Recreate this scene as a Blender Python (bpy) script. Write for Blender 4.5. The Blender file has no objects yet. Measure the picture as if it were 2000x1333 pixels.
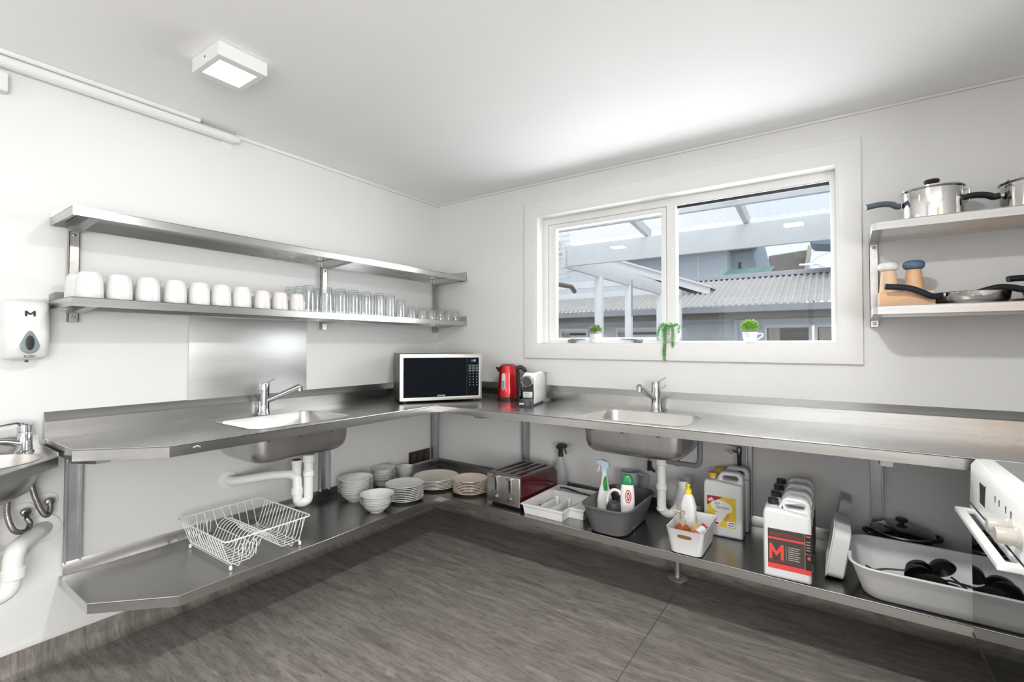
import bpy, bmesh, math, random
from mathutils import Vector, Matrix
from mathutils.geometry import tessellate_polygon
random.seed(7)
S = bpy.context.scene
COL = S.collection
PI = math.pi

# ------------------------------------------------------------------ camera
cd = bpy.data.cameras.new('camera'); cam = bpy.data.objects.new('camera', cd); COL.objects.link(cam)
cd.sensor_width = 36.0; cd.lens = 927.9 / 2000 * 36.0; cd.shift_y = -11.6 / 2000; cd.clip_start = 0.02; cd.clip_end = 200
R_ = Vector((0.82485479, 0.56534377, 0.00099814)); U_ = Vector((0.01018489, -0.01662528, 0.99980992)); W_ = Vector((-0.5652529, 0.82468783, 0.01947141))
cam.matrix_world = Matrix(((R_.x, U_.x, -W_.x, 2.63942), (R_.y, U_.y, -W_.y, -2.7968), (R_.z, U_.z, -W_.z, 1.285), (0, 0, 0, 1)))
S.camera = cam

# ------------------------------------------------------------------ view, world, lights
S.view_settings.view_transform = 'Standard'; S.view_settings.look = 'None'; S.view_settings.gamma = 1.0
S.view_settings.use_curve_mapping = False
S.view_settings.exposure = 0.0
try:
    S.cycles.use_denoising = True
    S.cycles.max_bounces = 10; S.cycles.diffuse_bounces = 5; S.cycles.glossy_bounces = 5
    S.cycles.transparent_max_bounces = 24; S.cycles.transmission_bounces = 6
    S.cycles.sample_clamp_indirect = 6.0; S.cycles.caustics_reflective = False; S.cycles.caustics_refractive = False
except Exception:
    pass
wd = bpy.data.worlds.new('sky'); S.world = wd; wd.use_nodes = True
nt = wd.node_tree; nt.nodes.clear()
wo = nt.nodes.new('ShaderNodeOutputWorld'); bg = nt.nodes.new('ShaderNodeBackground')
tc = nt.nodes.new('ShaderNodeTexCoord'); nz = nt.nodes.new('ShaderNodeTexNoise'); cr = nt.nodes.new('ShaderNodeValToRGB')
nz.inputs['Scale'].default_value = 3.0; nz.inputs['Detail'].default_value = 5
cr.color_ramp.elements[0].position = 0.35; cr.color_ramp.elements[0].color = (0.74, 0.84, 0.96, 1)
cr.color_ramp.elements[1].position = 0.62; cr.color_ramp.elements[1].color = (0.96, 0.97, 1.0, 1)
nt.links.new(tc.outputs['Generated'], nz.inputs['Vector']); nt.links.new(nz.outputs['Fac'], cr.inputs['Fac'])
nt.links.new(cr.outputs['Color'], bg.inputs['Color']); nt.links.new(bg.outputs['Background'], wo.inputs['Surface'])
bg.inputs['Strength'].default_value = 1.2

def area(name, loc, rot, sx, sy, power, col=(1, 1, 1)):
    l = bpy.data.lights.new(name, 'AREA'); l.shape = 'RECTANGLE'; l.size = sx; l.size_y = sy; l.energy = power; l.color = col
    o = bpy.data.objects.new(name, l); COL.objects.link(o); o.location = loc; o.rotation_euler = rot
    return o
# daylight that comes in through the window over the bench, through the rear window and through an unseen door placed for side light
area('window_daylight', (1.80, 0.30, 1.75), (math.radians(-85), 0, 0), 1.6, 0.8, 32, (0.95, 0.98, 1.0))
area('rear_window_daylight', (2.3, -5.95, 1.45), (math.radians(90), 0, 0), 2.6, 1.3, 14, (1.0, 0.99, 0.98))
area('rear_ceiling_fill', (2.3, -5.80, 1.05), (math.radians(90 + 72), 0, 0), 2.6, .5, 32, (1.0, 0.985, 0.97))  # added fill lamp aimed upward to brighten the ceiling
area('unseen_door_daylight', (5.3, -4.35, 1.2), (0, math.radians(90), 0), 2.0, 2.0, 182, (1.0, 0.99, 0.98))
area('side_ceiling_fill', (5.4, -4.35, 0.8), (0, math.radians(90 + 55), 0), 1.5, 2.0, 38, (1.0, 0.985, 0.97))  # second added fill, tilted up from the side for the ceiling
sun = bpy.data.lights.new('soft_sun', 'SUN'); sun.energy = 1.1; sun.angle = math.radians(25); sun.color = (1, .98, .95)
so = bpy.data.objects.new('soft_sun', sun); COL.objects.link(so); so.rotation_euler = (math.radians(35), 0, math.radians(25))

# ------------------------------------------------------------------ materials
MATS = {}
def mat(name, col, rough=0.5, metal=0.0, spec=0.5, var=0.04, vscale=8.0, stretch=None, bump=0.0, bscale=60.0, aniso=0.0, emit=None, estr=0.0, coat=0.0, rvar=0.0, trans=0.0):
    if name in MATS: return MATS[name]
    m = bpy.data.materials.new(name); m.use_nodes = True; t = m.node_tree; b = t.nodes['Principled BSDF']
    b.inputs['Roughness'].default_value = rough; b.inputs['Metallic'].default_value = metal
    b.inputs['Specular IOR Level'].default_value = spec
    b.inputs['Anisotropic'].default_value = aniso; b.inputs['Coat Weight'].default_value = coat
    b.inputs['Transmission Weight'].default_value = trans
    c = t.nodes.new('ShaderNodeTexCoord'); mp = t.nodes.new('ShaderNodeMapping'); n = t.nodes.new('ShaderNodeTexNoise')
    mp.inputs['Scale'].default_value = stretch or (1, 1, 1)
    n.inputs['Scale'].default_value = vscale; n.inputs['Detail'].default_value = 4
    t.links.new(c.outputs['Object'], mp.inputs['Vector']); t.links.new(mp.outputs['Vector'], n.inputs['Vector'])
    r = t.nodes.new('ShaderNodeValToRGB')
    lo = [max(0, x * (1 - var)) for x in col]; hi = [min(1, x * (1 + var)) for x in col]
    r.color_ramp.elements[0].color = (*lo, 1); r.color_ramp.elements[1].color = (*hi, 1)
    r.color_ramp.elements[0].position = .3; r.color_ramp.elements[1].position = .7
    t.links.new(n.outputs['Fac'], r.inputs['Fac']); t.links.new(r.outputs['Color'], b.inputs['Base Color'])
    if rvar:
        mr = t.nodes.new('ShaderNodeMapRange'); mr.inputs[3].default_value = max(0, rough - rvar); mr.inputs[4].default_value = rough + rvar
        t.links.new(n.outputs['Fac'], mr.inputs[0]); t.links.new(mr.outputs[0], b.inputs['Roughness'])
    if bump:
        n2 = t.nodes.new('ShaderNodeTexNoise'); n2.inputs['Scale'].default_value = bscale; n2.inputs['Detail'].default_value = 3
        t.links.new(mp.outputs['Vector'], n2.inputs['Vector'])
        bp = t.nodes.new('ShaderNodeBump'); bp.inputs['Strength'].default_value = bump; bp.inputs['Distance'].default_value = 0.002
        t.links.new(n2.outputs['Fac'], bp.inputs['Height']); t.links.new(bp.outputs['Normal'], b.inputs['Normal'])
    if emit:
        b.inputs['Emission Color'].default_value = (*emit, 1); b.inputs['Emission Strength'].default_value = estr
    MATS[name] = m
    return m
def clear_glass(name, tint=(0.97, 0.985, 0.98), refl=0.10, edge=0.75, rough=0.02, veil=0.0, power=3.0):
    m = bpy.data.materials.new(name); m.use_nodes = True; t = m.node_tree; t.nodes.clear()
    o = t.nodes.new('ShaderNodeOutputMaterial'); tr = t.nodes.new('ShaderNodeBsdfTransparent'); tr.inputs[0].default_value = (*tint, 1)
    g = t.nodes.new('ShaderNodeBsdfGlossy'); g.inputs['Roughness'].default_value = rough
    lw = t.nodes.new('ShaderNodeLayerWeight'); lw.inputs['Blend'].default_value = 0.5
    mr = t.nodes.new('ShaderNodeMapRange'); mr.inputs[3].default_value = refl; mr.inputs[4].default_value = edge
    pw = t.nodes.new('ShaderNodeMath'); pw.operation = 'POWER'; pw.inputs[1].default_value = power
    t.links.new(lw.outputs['Facing'], pw.inputs[0]); t.links.new(pw.outputs[0], mr.inputs[0])
    mx = t.nodes.new('ShaderNodeMixShader'); t.links.new(mr.outputs[0], mx.inputs[0]); t.links.new(tr.outputs[0], mx.inputs[1]); t.links.new(g.outputs[0], mx.inputs[2])
    last = mx
    if veil:
        d = t.nodes.new('ShaderNodeBsdfTranslucent'); d.inputs[0].default_value = (.95, .97, 1, 1)
        df = t.nodes.new('ShaderNodeBsdfDiffuse'); df.inputs[0].default_value = (.9, .93, .95, 1)
        m1 = t.nodes.new('ShaderNodeMixShader'); m1.inputs[0].default_value = .35
        t.links.new(d.outputs[0], m1.inputs[1]); t.links.new(df.outputs[0], m1.inputs[2])
        m2 = t.nodes.new('ShaderNodeMixShader'); m2.inputs[0].default_value = veil
        t.links.new(mx.outputs[0], m2.inputs[1]); t.links.new(m1.outputs[0], m2.inputs[2]); last = m2
    t.links.new(last.outputs[0], o.inputs['Surface'])
    MATS[name] = m
    return m
WALL = mat('wall_paint', (.75, .75, .742), .55, var=.012, vscale=3, bump=.05, bscale=90)
CEIL = mat('ceiling_paint', (.92, .92, .915), .7, var=.01, vscale=3)
TRIM = mat('white_gloss_trim', (.78, .78, .77), .28, var=.012)
STEEL = mat('brushed_steel', (.53, .525, .515), .27, 1.0, var=.05, vscale=40, stretch=(.06, .06, 1), rvar=.02)
STEELX = mat('brushed_steel_lengthwise', (.53, .525, .51), .25, 1.0, var=.06, vscale=40, stretch=(.05, 1, 1), rvar=.03, bump=.02, bscale=120)
STEELY = mat('brushed_steel_along', (.53, .525, .51), .25, 1.0, var=.06, vscale=40, stretch=(1, .05, 1), rvar=.03, bump=.02, bscale=120)
STEELS = mat('dark_shelf_steel', (.36, .355, .345), .26, 1.0, var=.06, vscale=40, stretch=(.06, .06, 1), rvar=.03)  # same stainless in a darker tone for the lower shelf
SHELFX = mat('wall_shelf_steel', (.44, .44, .435), .30, 1.0, var=.06, vscale=40, stretch=(.05, 1, 1), rvar=.03)
PLATE = mat('dull_steel_sheet', (.62, .62, .61), .46, 1.0, var=.08, vscale=14, stretch=(1, .2, 1), rvar=.06)
GALV = mat('galvanised_channel', (.42, .43, .44), .42, .9, var=.12, vscale=20, stretch=(1, 1, .3), rvar=.08)
CHROME = mat('chrome', (.52, .53, .55), .10, 1.0, var=.02)
POLISH = mat('polished_steel', (.72, .71, .69), .10, 1.0, var=.03)
DSTEEL = mat('dark_steel', (.22, .22, .21), .35, 1.0, var=.08)
BRAID = mat('braided_hose', (.30, .29, .27), .4, 1.0, var=.4, vscale=160)
WPLAS = mat('white_plastic', (.79, .79, .78), .32, var=.012)
WMATT = mat('white_matt_plastic', (.74, .75, .75), .5, var=.015)
PVC = mat('white_pipe_plastic', (.80, .80, .78), .35, var=.02)
CERA = mat('white_ceramic', (.78, .78, .77), .12, var=.01, coat=.3)
CERAE = mat('embossed_ceramic', (.70, .70, .69), .16, var=.01, coat=.3, bump=.5, bscale=70)
CREAM = mat('cream_ceramic', (.80, .77, .68), .14, var=.02, coat=.3)
BEIGE = mat('beige_ceramic', (.78, .64, .53), .16, var=.02, coat=.3)
GREENISH = mat('pale_green_ceramic', (.74, .76, .70), .14, var=.02, coat=.3)
BLACK = mat('black_plastic', (.018, .018, .02), .35, var=.1)
BLACKG = mat('black_glass', (.003, .005, .008), .04, spec=.12, var=.02)
OVENG = mat('oven_door_glass', (.008, .009, .010), .03, spec=.8, var=.02, coat=.6)
DGREY = mat('dark_grey_plastic', (.05, .055, .065), .45, var=.05)
GREYP = mat('grey_tub_plastic', (.115, .115, .118), .42, var=.04)
PIPEG = mat('grey_pipe_plastic', (.16, .175, .20), .4, var=.05)
PIPED = mat('dark_blue_grey_plastic', (.09, .11, .14), .35, var=.05)
RED = mat('metallic_red', (.55, .012, .02), .16, .55, var=.03, coat=.6)
DRED = mat('dark_red_enamel', (.085, .008, .010), .2, .2, var=.03, coat=.5)
WOODL = mat('light_beech_wood', (.70, .44, .25), .5, var=.1, vscale=30, stretch=(.15, 1, 1))
BLUEK = mat('slate_blue_plastic', (.09, .16, .24), .45, var=.05)
BLUEH = mat('blue_grey_handle', (.10, .125, .15), .4, var=.05)
NAVY = mat('navy_handle', (.012, .022, .034), .35, var=.05)
YELL = mat('yellow_cap_plastic', (.75, .47, .03), .4, var=.03)
YELB = mat('bright_yellow_plastic', (.90, .72, .02), .4, var=.03)
GREENC = mat('green_cap_plastic', (.01, .22, .07), .3, var=.05)
GREENL = mat('lime_label', (.24, .36, .03), .4, var=.1)
WHITET = mat('white_print', (.85, .85, .85), .5, var=.01)
BLUET = mat('pale_blue_plastic', (.55, .70, .76), .35, var=.03)
GREYT = mat('blue_grey_plastic', (.40, .47, .51), .4, var=.04)
AMBER = mat('amber_soap', (.33, .09, .025), .15, var=.35, vscale=120)
BRASSP = mat('pale_gold_pump', (.72, .66, .52), .25, .6, var=.03)
REDP = mat('red_print', (.78, .07, .06), .4, var=.02)
REDD = mat('deep_red_print', (.42, .02, .03), .4, var=.03)
BROWNL = mat('brown_black_label', (.065, .052, .046), .4, var=.05)
BLKP = mat('black_print', (.012, .012, .012), .5, var=.05)
YELP = mat('yellow_print', (.80, .60, .05), .4, var=.06)
ORAP = mat('orange_print', (.80, .35, .06), .4, var=.1)
NAVP = mat('navy_print', (.05, .07, .16), .4, var=.05)
JUGW = mat('milky_plastic', (.74, .75, .76), .38, var=.015)
GREY1 = mat('smoke_grey_plastic', (.22, .25, .27), .15, var=.05, coat=.4)
LEAF = mat('leaf_green', (.10, .33, .05), .45, var=.35, vscale=90)
LEAFL = mat('light_leaf_green', (.22, .46, .05), .45, var=.35, vscale=90)
SOIL = mat('soil', (.06, .04, .03), .9, var=.3)
LED = mat('led_diffuser', (1, 1, 1), .5, var=0, emit=(1, .99, .97), estr=6.0)
DISP = mat('blue_display', (.02, .1, .2), .4, var=0, emit=(.25, .65, 1), estr=1.2)
EXTW = mat('exterior_white_paint', (.74, .76, .78), .6, var=.04, vscale=5)
EXTG = mat('exterior_pale_weatherboard', (.60, .64, .69), .65, var=.04, vscale=4)
EXTB = mat('exterior_blue_white_render', (.62, .70, .76), .65, var=.02)
GUTT = mat('grey_gutter_metal', (.30, .32, .35), .5, .2, var=.06)
SOFF = mat('dark_weathered_timber', (.16, .15, .14), .75, var=.2, vscale=12, stretch=(.1, 1, 1))
ROOFI = mat('weathered_corrugated_iron', (.52, .51, .50), .6, .1, var=.07, vscale=6)
ROOFG = mat('green_corrugated_iron', (.13, .30, .26), .5, .1, var=.1, vscale=6)
ROOFD = mat('brown_grey_corrugated_iron', (.27, .26, .25), .6, .1, var=.08, vscale=6)
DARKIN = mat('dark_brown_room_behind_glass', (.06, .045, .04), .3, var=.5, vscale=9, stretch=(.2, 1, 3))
CONC = mat('paved_yard', (.30, .29, .28), .8, var=.1, vscale=3)
GLASSP = clear_glass('window_glass', (.985, .99, .99), .022, .5, 0.0)
TUMB = clear_glass('tumbler_glass', (.988, .995, .993), .07, .85, 0.04, power=2.2)
POLYC = clear_glass('translucent_corrugated_sheet', (.95, .97, 1.0), .04, .35, .2, veil=.30)
CLRP = clear_glass('clear_soft_plastic', (.98, .98, .98), .06, .4, .3, veil=.55)
GLID = clear_glass('smoked_lid_glass', (.45, .46, .47), .12, .8, .03)

def floor_mat():
    m = bpy.data.materials.new('streaked_vinyl'); m.use_nodes = True; t = m.node_tree; b = t.nodes['Principled BSDF']
    c = t.nodes.new('ShaderNodeTexCoord'); mp = t.nodes.new('ShaderNodeMapping'); mp.inputs['Scale'].default_value = (.75, 5.0, 1.0)
    n = t.nodes.new('ShaderNodeTexNoise'); n.inputs['Scale'].default_value = 5; n.inputs['Detail'].default_value = 9; n.inputs['Roughness'].default_value = .72; n.inputs['Distortion'].default_value = .8
    r = t.nodes.new('ShaderNodeValToRGB'); e = r.color_ramp.elements
    e[0].position = .30; e[0].color = (.125, .112, .099, 1); e[1].position = .70; e[1].color = (.35, .325, .296, 1)
    k = e.new(.5); k.color = (.225, .206, .186, 1)
    t.links.new(c.outputs['Object'], mp.inputs['Vector']); t.links.new(mp.outputs['Vector'], n.inputs['Vector'])
    t.links.new(n.outputs['Fac'], r.inputs['Fac'])
    # fine dark flecks
    mp2 = t.nodes.new('ShaderNodeMapping'); mp2.inputs['Scale'].default_value = (6, 34, 1)
    n2 = t.nodes.new('ShaderNodeTexNoise'); n2.inputs['Scale'].default_value = 3; n2.inputs['Detail'].default_value = 4
    r2 = t.nodes.new('ShaderNodeValToRGB'); r2.color_ramp.elements[0].position = .36; r2.color_ramp.elements[0].color = (.5, .48, .45, 1); r2.color_ramp.elements[1].position = .45; r2.color_ramp.elements[1].color = (1, 1, 1, 1)
    mx = t.nodes.new('ShaderNodeMixRGB'); mx.blend_type = 'MULTIPLY'; mx.inputs[0].default_value = .55
    t.links.new(c.outputs['Object'], mp2.inputs['Vector']); t.links.new(mp2.outputs['Vector'], n2.inputs['Vector']); t.links.new(n2.outputs['Fac'], r2.inputs['Fac'])
    t.links.new(r.outputs['Color'], mx.inputs[1]); t.links.new(r2.outputs['Color'], mx.inputs[2]); t.links.new(mx.outputs[0], b.inputs['Base Color'])
    b.inputs['Roughness'].default_value = .42; b.inputs['Specular IOR Level'].default_value = .45
    return m
FLOOR = floor_mat()

# ------------------------------------------------------------------ mesh helpers
def nb(): return bmesh.new()
def box(bm, x0, x1, y0, y1, z0, z1, M=None, bev=0.0, seg=2):
    vs = [bm.verts.new((x, y, z)) for z in (z0, z1) for y in (y0, y1) for x in (x0, x1)]
    fs = [bm.faces.new([vs[i] for i in f]) for f in ((0, 2, 3, 1), (4, 5, 7, 6), (0, 1, 5, 4), (2, 6, 7, 3), (0, 4, 6, 2), (1, 3, 7, 5))]
    if bev:
        es = list({e for f in fs for e in f.edges})
        r = bmesh.ops.bevel(bm, geom=es, offset=bev, segments=seg, profile=.5, affect='EDGES')
        vs = list({v for f in r['faces'] for v in f.verts} | {v for v in vs if v.is_valid})
        if M is not None: bmesh.ops.transform(bm, matrix=M, verts=[v for v in vs if v.is_valid])
    elif M is not None:
        bmesh.ops.transform(bm, matrix=M, verts=vs)
    return bm
def rings(bm, rs, cap0=True, cap1=True, close=True):
    """rs: list of rings (lists of 3-D points, all same length); skins them."""
    R = [[bm.verts.new(p) for p in r] for r in rs]
    n = len(R[0])
    for a, b in zip(R, R[1:]):
        for i in range(n if close else n - 1):
            j = (i + 1) % n
            try: bm.faces.new((a[i], a[j], b[j], b[i]))
            except ValueError: pass
    if cap0: bm.faces.new(R[0][::-1])
    if cap1: bm.faces.new(R[-1])
    return R
def lathe(bm, prof, c=(0, 0, 0), n=24, cap0=True, cap1=True, ax='z'):
    rs = []
    for r, z in prof:
        ring = []
        for i in range(n):
            a = 2 * PI * i / n; u, v = max(r, 1e-5) * math.cos(a), max(r, 1e-5) * math.sin(a)
            p = (u, v, z) if ax == 'z' else ((z, u, v) if ax == 'x' else (v, z, u))
            ring.append((c[0] + p[0], c[1] + p[1], c[2] + p[2]))
        rs.append(ring)
    rings(bm, rs, cap0, cap1)
    return bm
def tube(bm, pts, r, n=8, closed=False, cap=True, flat=1.0):
    pts = [Vector(p) for p in pts]
    rr = r if isinstance(r, (list, tuple)) else [r] * len(pts)
    m = len(pts); rs = []; up = None
    for i, p in enumerate(pts):
        if closed: d = (pts[(i + 1) % m] - pts[i - 1])
        else: d = pts[min(i + 1, m - 1)] - pts[max(i - 1, 0)]
        d = d.normalized() if d.length > 1e-9 else Vector((0, 0, 1))
        if up is None: up = Vector((0, 0, 1)) if abs(d.z) < .9 else Vector((1, 0, 0))
        s = d.cross(up)
        if s.length < 1e-4: s = d.cross(Vector((0, 1, 0)))
        s.normalize(); t = s.cross(d).normalized(); up = t
        rs.append([tuple(p + s * (rr[i] * math.cos(2 * PI * k / n)) + t * (rr[i] * flat * math.sin(2 * PI * k / n))) for k in range(n)])
    if closed:
        R = [[bm.verts.new(q) for q in g] for g in rs]
        for i in range(m):
            a, b = R[i], R[(i + 1) % m]
            for k in range(n): bm.faces.new((a[k], a[(k + 1) % n], b[(k + 1) % n], b[k]))
    else: rings(bm, rs, cap, cap)
    return bm
def smooth_path(pts, k=6, closed=False):
    """Catmull-Rom through the points."""
    P = [Vector(p) for p in pts]; out = []; m = len(P)
    for i in range(m if closed else m - 1):
        if closed: a, b, c, d = P[i - 1], P[i], P[(i + 1) % m], P[(i + 2) % m]
        else: a, b, c, d = P[max(i - 1, 0)], P[i], P[i + 1], P[min(i + 2, m - 1)]
        for j in range(k):
            t = j / k
            out.append(.5 * ((2 * b) + (c - a) * t + (2 * a - 5 * b + 4 * c - d) * t * t + (3 * b - a - 3 * c + d) * t ** 3))
    if not closed: out.append(P[-1])
    return out
def fillet(pts, r, k=5):
    """round the corners of an open 3-D path."""
    P = [Vector(p) for p in pts]; out = [P[0]]
    for a, b, c in zip(P, P[1:], P[2:]):
        d1 = (a - b); d2 = (c - b); q = min(r, d1.length * .49, d2.length * .49)
        s, e = b + d1.normalized() * q, b + d2.normalized() * q
        for j in range(k + 1):
            t = j / k; out.append((1 - t) ** 2 * s + 2 * t * (1 - t) * b + t * t * e)
    out.append(P[-1]); return out
def rrect(hx, hy, r, k=5, cx=0, cy=0):
    r = min(r, hx * .999, hy * .999); out = []
    for sx, sy, a0 in ((1, 1, 0), (-1, 1, 90), (-1, -1, 180), (1, -1, 270)):
        for j in range(k + 1):
            a = math.radians(a0 + 90 * j / k)
            out.append((cx + sx * (hx - r) + r * math.cos(a), cy + sy * (hy - r) + r * math.sin(a)))
    return out
def loft(bm, levels, cx=0, cy=0, k=5, cap0=True, cap1=True):
    """levels: (hx, hy, z, corner radius)"""
    rings(bm, [[(x, y, z) for x, y in rrect(hx, hy, r, k, cx, cy)] for hx, hy, z, r in levels], cap0, cap1)
    return bm
def poly_fill(bm, loops, to3):
    vs = [[Vector((x, y, 0)) for x, y in lp] for lp in loops]
    flat = [bm.verts.new(to3(v.x, v.y)) for lp in vs for v in lp]
    for t in tessellate_polygon(vs):
        try: bm.faces.new([flat[i] for i in t])
        except ValueError: pass
    return flat
def inset(lp, d):
    n = len(lp); out = []
    ar = sum(lp[i][0] * lp[(i + 1) % n][1] - lp[(i + 1) % n][0] * lp[i][1] for i in range(n))
    s = 1 if ar > 0 else -1
    for i in range(n):
        p0, p1, p2 = Vector(lp[i - 1]), Vector(lp[i]), Vector(lp[(i + 1) % n])
        a = (p1 - p0); b = (p2 - p1)
        if a.length < 1e-7: a = b
        if b.length < 1e-7: b = a
        na = Vector((-a.y, a.x)).normalized(); nb_ = Vector((-b.y, b.x)).normalized(); m = na + nb_
        m = m.normalized() if m.length > 1e-6 else na
        q = d / max(.4, m.dot(na))
        out.append((p1.x + s * m.x * q, p1.y + s * m.y * q))
    return out
def slab(bm, outer, holes, a0, a1, plane='xy', rnd=0.0, k=3):
    """polygon with holes swept from a0 to a1 with rounded rims."""
    def to3(a):
        if plane == 'xy': return lambda x, y: (x, y, a)
        if plane == 'xz': return lambda x, y: (x, a, y)
        return lambda x, y: (a, x, y)
    st = []
    if rnd:
        for j in range(k + 1):
            t = math.radians(90 * j / k); st.append((a0 + rnd * (1 - math.sin(t)) * (1 if a1 > a0 else -1), rnd * (1 - math.cos(t))))
        st = [(a, d) for a, d in st][::-1]
        st = sorted(st, key=lambda q: abs(q[0] - a0))
        st = [(a, d) for a, d in st]
        lo = [(a0 + (rnd * (1 - math.cos(math.radians(90 * j / k)))) * (1 if a1 > a0 else -1), rnd * (1 - math.sin(math.radians(90 * j / k)))) for j in range(k + 1)]
        hi = [(a1 - (a - a0), d) for a, d in lo[::-1]]
        st = lo + hi
    else: st = [(a0, 0), (a1, 0)]
    for li, lp in enumerate([outer] + holes):
        sg = 1 if li == 0 else -1
        rs = [[to3(a)(x, y) for x, y in (inset(lp, sg * d) if d else lp)] for a, d in st]
        rings(bm, rs, False, False)
    for a, d in (st[0], st[-1]):
        poly_fill(bm, [inset(outer, d) if d else outer] + [inset(h, -d) if d else h for h in holes], to3(a))
    bmesh.ops.remove_doubles(bm, verts=bm.verts, dist=1e-5)
    return bm
def band(bm, path, z0, z1, t):
    """thin vertical strip following an open xy path, thickness t to the left of it."""
    P = [Vector(p) for p in path]; Q = []
    for i, p in enumerate(P):
        d = []
        if i > 0: d.append((P[i] - P[i - 1]).normalized())
        if i < len(P) - 1: d.append((P[i + 1] - P[i]).normalized())
        nn = sum((Vector((-e.y, e.x)) for e in d), Vector((0, 0))).normalized(); Q.append(p + nn * (t / max(.4, nn.dot(Vector((-d[0].y, d[0].x))))))
    rs = [[(a.x, a.y, z0), (b.x, b.y, z0), (b.x, b.y, z1), (a.x, a.y, z1)] for a, b in zip(P, Q)]
    rings(bm, rs); return bm
def T(x=0, y=0, z=0, rx=0, ry=0, rz=0):
    return Matrix.Translation((x, y, z)) @ Matrix.Rotation(rz, 4, 'Z') @ Matrix.Rotation(ry, 4, 'Y') @ Matrix.Rotation(rx, 4, 'X')
def xf(bm, M): bmesh.ops.transform(bm, matrix=M, verts=bm.verts); return bm
def weld(bm): bmesh.ops.remove_doubles(bm, verts=bm.verts, dist=1e-5); return bm

def obj(name, bm, m, parent=None, angle=38, flat=False):
    bmesh.ops.recalc_face_normals(bm, faces=bm.faces)
    if parent is not None and parent.get('_w'):
        off = Vector(parent['_w']); bmesh.ops.translate(bm, verts=bm.verts, vec=-off)
    me = bpy.data.meshes.new(name); bm.to_mesh(me); bm.free(); me.materials.append(m)
    if not flat:
        me.polygons.foreach_set('use_smooth', [True] * len(me.polygons))
        try: me.set_sharp_from_angle(angle=math.radians(angle))
        except Exception: pass
    o = bpy.data.objects.new(name, me); COL.objects.link(o)
    if parent is not None:
        o.parent = parent
        if parent.get('_w'): o['_w'] = parent['_w']
    return o
def tag(o, label=None, cat=None, group=None, kind=None):
    if label: o['label'] = label
    if cat: o['category'] = cat
    if group: o['group'] = group
    if kind: o['kind'] = kind
    return o
def struct(name, bm, m, parent=None, flat=False):
    o = obj(name, bm, m, parent, flat=flat)
    if parent is None: o['kind'] = 'structure'
    return o
def rr4(x0, x1, z0, z1): return [(x0, z0), (x1, z0), (x1, z1), (x0, z1)]
def thing(name, label, cat, loc=(0, 0, 0), rz=0.0, group=None, world=False):
    """an Empty at the thing's base; world=True means its parts are drawn in room coordinates."""
    o = bpy.data.objects.new(name, None); COL.objects.link(o); o.location = loc; o.rotation_euler = (0, 0, rz); o.empty_display_size = .05
    tag(o, label, cat, group)
    if world: o['_w'] = list(loc)
    return o
def single(name, bm, m, label, cat, group=None, loc=None, angle=38):
    if loc is not None: bmesh.ops.translate(bm, verts=bm.verts, vec=-Vector(loc))
    o = obj(name, bm, m, None, angle)
    if loc is not None: o.location = loc
    return tag(o, label, cat, group)
def dup(root, loc=None, rz=None, label=None, group=None, scale=None):
    r = root.copy(); COL.objects.link(r)
    for ch in root.children:
        c = ch.copy(); COL.objects.link(c); c.parent = r
        for g in ch.children:
            d = g.copy(); COL.objects.link(d); d.parent = c
    if loc is not None: r.location = loc
    if rz is not None: r.rotation_euler = (0, 0, rz)
    if label: r['label'] = label
    if group: r['group'] = group
    if scale: r.scale = scale
    return r
def text_bm(s, size, depth=.0006):
    cu = bpy.data.curves.new('t', 'FONT'); cu.body = s; cu.size = size; cu.extrude = depth; cu.align_x = 'CENTER'; cu.align_y = 'CENTER'
    o = bpy.data.objects.new('t', cu); COL.objects.link(o)
    dg = bpy.context.evaluated_depsgraph_get(); me = bpy.data.meshes.new_from_object(o.evaluated_get(dg))
    bm = bmesh.new(); bm.from_mesh(me); bpy.data.objects.remove(o); bpy.data.curves.remove(cu); bpy.data.meshes.remove(me)
    return bm
ORD = ['topmost', 'second from the top', 'third from the top', 'fourth from the top', 'fifth from the top', 'sixth from the top', 'seventh from the top', 'eighth from the top', 'ninth from the top', 'tenth from the top', 'eleventh from the top']
NTH = ['first', 'second', 'third', 'fourth', 'fifth', 'sixth', 'seventh', 'eighth', 'ninth', 'tenth', 'eleventh', 'twelfth']

# ================================================================== ROOM SHELL
H = 2.4; XR = 3.62; YB = -5.6
bm = nb(); box(bm, -.12, 5.0, YB - .12, .0, -.08, 0); struct('floor', bm, FLOOR)
bm = nb(); box(bm, -.12, 5.0, YB - .12, .14, H, H + .1); struct('ceiling', bm, CEIL)
bm = nb(); box(bm, -.12, 0, YB, .14, 0, H); struct('wall_left', bm, WALL)
WX0, WX1, WZ0, WZ1 = .93, 2.65, 1.285, 2.175
bm = nb(); slab(bm, [(0, 0), (5.0, 0), (5.0, H), (0, H)], [[(WX0, WZ0), (WX1, WZ0), (WX1, WZ1), (WX0, WZ1)]], 0, .14, 'xz'); struct('wall_window', bm, WALL, flat=True)
bm = nb(); box(bm, XR, XR + .1, -1.45, 0, 0, H); struct('wall_right', bm, WALL)
bm = nb(); slab(bm, [(YB, 0), (-1.45, 0), (-1.45, H), (YB, H)], [[(-5.4, .05), (-3.3, .05), (-3.3, 2.15), (-5.4, 2.15)]], 4.9, 5.0, 'yz'); box(bm, XR + .1, 5.0, -1.45, -1.35, 0, H); struct('wall_right_far', bm, WALL)
bm = nb(); slab(bm, [(-.12, 0), (5.0, 0), (5.0, H), (-.12, H)], [[(.95, .75), (3.65, .75), (3.65, 2.15), (.95, 2.15)]], YB - .12, YB, 'xz'); struct('wall_rear', bm, WALL, flat=True)
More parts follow.
